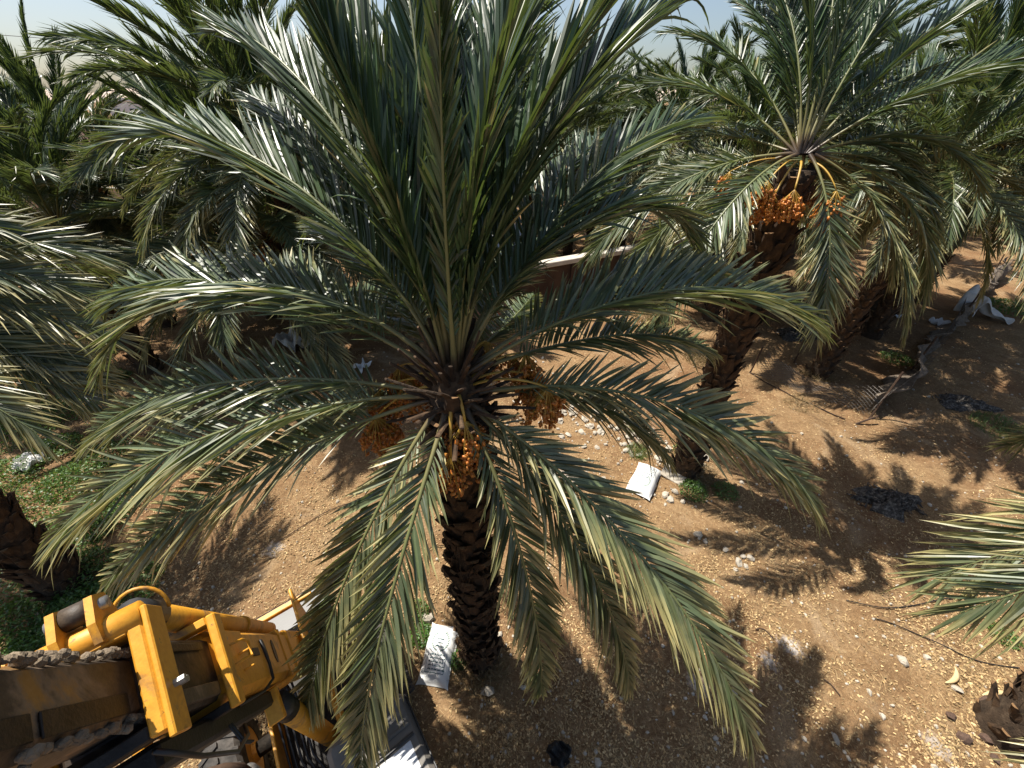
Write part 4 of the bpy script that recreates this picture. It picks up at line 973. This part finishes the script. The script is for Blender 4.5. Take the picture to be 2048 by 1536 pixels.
weed(1450, 985, .30, .22, 600, 'low weed behind the shaded palm foot', seed=6, age=.3)
weed(1275, 905, .30, .16, 700, 'tuft of yellowish grass behind the plump sack', m='weed', age=.6, lw=.005, ll=.13, up=2.0, seed=7, name='grass_tuft')
weed(1270, 860, .22, .15, 400, 'small tuft of grass among the rubble', age=.5, lw=.005, ll=.12, up=2.0, seed=8, name='grass_tuft')
weed(2010, 1270, .22, .10, 400, 'flat green weed under the thin pale frond', age=.3, seed=9)
weed(2000, 860, .7, .12, 900, 'patch of olive grass on the sandy soil', age=.8, lw=.008, ll=.14, up=1.5, seed=10, name='grass_patch')
weed(2020, 620, 1.1, .25, 900, 'green bush beyond the fallen white cloth', age=.3, lw=.02, ll=.16, seed=11)
weed(1790, 720, .5, .2, 500, 'low green weed under the fence line palm shadow', age=.4, lw=.015, ll=.1, seed=12)
weed(1300, 640, .8, .3, 700, 'dry yellow grass in front of the brown wall', m='dryweed', lw=.012, ll=.25, up=2, seed=13, name='grass_patch')
weed(1400, 720, .6, .35, 700, 'dry yellow grass beside the tall palm trunk', m='dryweed', lw=.010, ll=.22, up=2, seed=14, name='grass_patch')
weed(1600, 810, .45, .18, 400, 'dry straw tuft under the sagging chain link', m='dryweed', lw=.006, ll=.16, up=1.2, seed=15, name='grass_tuft')
for k, (px, py) in enumerate([(40, 870), (110, 900), (150, 960), (210, 920), (60, 1000), (120, 1060), (200, 1050), (30, 1100), (90, 1150), (170, 1150), (230, 1000), (40, 1250), (120, 1260), (180, 1220), (60, 1330), (10, 960), (250, 1180), (130, 820), (60, 560), (200, 700), (120, 740), (220, 760), (30, 800), (250, 620), (70, 620)]):
    weed(px, py, rs.uniform(.55, 1.0), rs.uniform(.18, .4), 1500, 'green weed mound in the overgrown strip below the palm with pale fronds', age=float(rs.uniform(.1, .6)), lw=.016, ll=.075, seed=40 + k, group='weeds of the overgrown strip')

for k, (nm, px, py) in enumerate((('large palm beside the sack', 960, 1330), ('tall palm with date bunches', 1395, 950), ('leaning palm at the fence', 1635, 752))):
    weed(px, py, .48, .16, 900, 'dry leaf litter heaped round the foot of the ' + nm, m='dryweed', age=.1, lw=.006, ll=.16, up=.5, seed=80 + k, name='dry_litter')
# ------------------------------------------------------------------ sagging chain link fence and the torn net along it
fa = empty('chain_link_fence', (0, 0, 0)); tag(fa, 'sagging rusty chain link fence with leaning posts beside the shaggy palm', 'fence')
def link_wires(f, L, H, sp, r=.006):
    mb = MB(); nseg = 10
    nu = int((L + H) / sp)
    for i in range(nu):
        for sgn in (1, -1):
            pts = []
            for q in range(nseg + 1):
                v = H * q / nseg; u = i * sp - H + v if sgn > 0 else i * sp - v
                if 0 <= u <= L: pts.append(f(u / L, v / H))
            if len(pts) > 1: mb.tube(pts, r, 3, False)
    return mb
A0 = Vector((8.3, 11.0, 0)); A1 = Vector((10.45, 8.85, 0))
def panel(u, v):   # sagging panel folding down to the ground in the middle
    p = A0.lerp(A1, u); out = Vector((-.72, -.70, 0)); sag = math.sin(math.pi * u) ** .8
    zz = 1.0 * v * (1 - .72 * sag) + .03 + .05 * math.sin(9 * u); return p + out * (-.55 * sag * v * 1.2 + .1 * math.sin(5 * u) * v) + Vector((0, 0, zz + float(gh(p.x, p.y))))
link_wires(panel, (A1 - A0).length, 1.25, .13).obj('wire_mesh', M['wire'], fa)
A2 = Vector((26.5, 20.7, 0))
def panel2(u, v):
    p = A1.lerp(A2, u); return p + Vector((.12 * math.sin(8 * u) * v, -.35 * v * math.sin(6 * u + .4), .02 + (.95 - .35 * math.sin(7 * u) ** 2) * v + float(gh(p.x, p.y))))
link_wires(panel2, (A2 - A1).length, 1.0, .30, .006).obj('wire_mesh', M['wire'], fa)
for (b, t) in (((8.19, 11.19), (.1, .05, 1.0)), ((10.07, 11.82), (.02, .02, .9)), ((10.49, 8.75), (.45, .35, 1.45)), ((13.7, 11.2), (.3, .2, 1.3)), ((19.0, 15.1), (.4, .3, 1.5)), ((24.0, 19.0), (.1, .3, 1.5)), ((9.6, 8.5), (.9, .1, .25))):
    mb = MB(); g0 = Vector((b[0], b[1], float(gh(*b)))); mb.tube([g0 + Vector((0, 0, -.15)), g0 + Vector(t)], .03, 6); mb.obj('post', M['post'], fa)
def netf(u, v):
    p = A1.lerp(A2, u * .93 + .02); return p + Vector((.25 * math.sin(13 * u) * v + .16 * math.sin(37 * u + 5 * v) + .08 * math.sin(91 * u + 11 * v), .22 * math.sin(17 * u + 4 * v) + .10 * math.sin(71 * u - 6 * v), .06 + float(gh(p.x, p.y)) + (.62 + .30 * math.sin(11 * u) * math.sin(5 * u)) * v + .05 * math.sin(50 * u + 7 * v)))
nt_o = link('torn_net', sheet_mesh('torn_net', netf, 300, 9, M['net'], .01)); tag(nt_o, 'grey torn netting draped along the chain link fence', 'net')
def clothf(u, v): 
    return (19.3 + 1.5 * u + .2 * math.sin(7 * v), 15.0 + .9 * v + .3 * math.sin(5 * u), .10 + 1.05 * math.exp(-((u - .35) / .28) ** 2) * (.55 + .45 * v) + .08 * math.sin(19 * u + 6 * v))
o = link('fallen_cloth', sheet_mesh('fallen_cloth', clothf, 30, 16, M['cloth'], .015)); tag(o, 'dirty white cloth hung over the far end of the fence', 'cloth')

# ------------------------------------------------------------------ heaps, hoses, litter
def heap(px, py, rx, ry, h, label, seed):
    g = at_height(px, py); r = np.random.default_rng(seed); n, k = 20, 7; V = [(0, 0, h)]
    for i in range(1, k + 1):
        for j in range(n):
            t = 2 * math.pi * j / n; f = i / k; w_ = 1 + .28 * math.sin(3 * t + seed) + .16 * math.sin(7 * t); V.append((rx * f * w_ * math.cos(t) * (1 + r.normal(0, .1)), ry * f * w_ * math.sin(t) * (1 + r.normal(0, .1)), h * 1.5 * (1 - f * f) * (1 + r.normal(0, .3)) - (.05 if i == k else 0)))
    F4 = [(1 + (i - 1) * n + j, 1 + i * n + j, 1 + i * n + (j + 1) % n, 1 + (i - 1) * n + (j + 1) % n) for i in range(1, k) for j in range(n)]; F3 = [(0, 1 + j, 1 + (j + 1) % n) for j in range(n)]
    root = link('ash_heap', mesh_from('ash_heap', np.array(V), [np.array(F4), np.array(F3)], M['ash']), None, (g.x, g.y, float(gh(g.x, g.y)))); tag(root, label, 'heap')
    mb = MB()
    for q in range(70):
        a = r.uniform(0, 6.28); f = math.sqrt(r.random()); c = Vector((rx * f * math.cos(a), ry * f * math.sin(a), h * (1 - f * f) + .02)); d = Vector(r.normal(size=3)) * .09; d.z = abs(d.z) * .5
        mb.tube([c - d, c + d], r.uniform(.005, .02), 4)
    o = mb.obj('charred_sticks', M['ash'], root); o['kind'] = 'stuff'
heap(1775, 1003, .75, .38, .16, 'charred heap of burnt rubbish on the sandy soil', 1)
heap(1590, 672, .75, .45, .25, 'dark heap in front of the palms at the fence', 2)
heap(1925, 808, .8, .45, .12, 'flat grey heap of ash near the fence line', 3)
def hose(pts, r, label, m=None, name='hose', z=.03):
    P = [at_height(*p) for p in pts]; P = [Vector((p.x, p.y, float(gh(p.x, p.y)) + z)) for p in P]; out = []
    for i in range(len(P) - 1):
        a, b, c, d = P[max(i - 1, 0)], P[i], P[i + 1], P[min(i + 2, len(P) - 1)]
        for t in np.linspace(0, 1, 8, endpoint=False):
            q = .5 * ((2 * b) + (c - a) * t + (2 * a - 5 * b + 4 * c - d) * t * t + (3 * b - a - 3 * c + d) * t ** 3); out.append(Vector((q.x, q.y, float(gh(q.x, q.y)) + z)))
    out.append(P[-1]); o0 = out[0].copy(); mb = MB(); mb.tube([p - o0 for p in out], r, 6); o = mb.obj(name, m or M['black'], None, True); o.location = o0; tag(o, label, 'hose' if name == 'hose' else 'stick'); return o
hose([(1690, 1203), (1760, 1217), (1830, 1208), (1900, 1196), (1980, 1198), (2060, 1205)], .009, 'thin black hose crossing the palm shadow')
hose([(1745, 1240), (1800, 1255), (1870, 1285), (1930, 1312), (1990, 1328), (2060, 1338)], .009, 'thin black hose running past the grey stone')
hose([(1508, 1262), (1525, 1262), (1545, 1280)], .010, 'short black stick near the lime spill', M['post'], 'stick')
hose([(1645, 1360), (1660, 1370), (1678, 1392)], .010, 'bent dark stick on the straw', M['post'], 'stick')
hose([(700, 1010), (640, 1030), (560, 1080)], .010, 'long thin stick in the palm shade', M['post'], 'stick')
hose([(1500, 745), (1580, 790), (1690, 840)], .016, 'thin rusty rod along the ground under the chain link', M['post'], 'stick')
def spathe(px, py, yaw, L, label, bendy):
    g = at_height(px, py); mb = MB(); pts = [Vector((L * (t - .5), bendy * (1 - (2 * t - 1) ** 2), .03 + .02 * math.sin(3 * t))) for t in np.linspace(0, 1, 9)]
    mb.tube(pts, [.008 + .030 * math.sin(math.pi * t) for t in np.linspace(0, 1, 9)], 7, True, .5); o = mb.obj('dry_spathe', M['spathe'], None, True); o.location = (g.x, g.y, float(gh(g.x, g.y))); o.rotation_euler = (0, 0, yaw); tag(o, label, 'dry spathe')
spathe(1895, 1352, .55, .42, 'curved dry palm spathe on reddish soil', -.06); spathe(1993, 1392, 0, .5, 'straight dry palm spathe beside the brown stones', .03)
def crumple(px, py, s, label, m, name, cat, seed):
    g = at_height(px, py); r = np.random.default_rng(seed)
    ph = r.uniform(0, 6, 6)
    f = lambda u, v: (s * (u - .5) * (1 + .2 * math.sin(6 * v + ph[0])), s * .8 * (v - .5) * (1 + .2 * math.sin(5 * u + ph[1])), .03 + s * .16 * (1 + math.sin(9 * u + ph[2]) * math.sin(8 * v + ph[3]) + .5 * math.sin(17 * u + 13 * v + ph[4])))
    o = link(name, sheet_mesh(name, f, 18, 16, m, .008, False), None, (g.x, g.y, float(gh(g.x, g.y))), (0, 0, r.uniform(0, 6))); tag(o, label, cat)
crumple(65, 932, .6, 'crumpled pale plastic bag in the overgrown strip', M['cloth'], 'plastic_bag', 'bag', 1)
crumple(725, 736, .5, 'bright white paper lying on sunlit sand', M['white'], 'paper_scrap', 'paper', 2)
crumple(595, 690, 1.5, 'grey crumpled tarpaulin at the foot of the upswept palm', M['cloth'], 'tarpaulin', 'tarpaulin', 3)
crumple(1785, 635, .45, 'white scrap beside the second shaggy trunk', M['white'], 'paper_scrap', 'paper', 4)
crumple(1878, 648, .6, 'white scrap under the torn netting', M['white'], 'paper_scrap', 'paper', 5)
crumple(195, 800, .5, 'pale scrap on the sandy edge of the overgrown strip', M['cloth'], 'paper_scrap', 'paper', 6)
crumple(1118, 1510, .30, 'black plastic bag lying in the palm shade', M['black'], 'plastic_bag', 'bag', 7)
crumple(1040, 1240, .12, 'reddish dry leaf sheath at the edge of the trunk shadow', M['brownstone'], 'leaf_sheath', 'leaf sheath', 8)
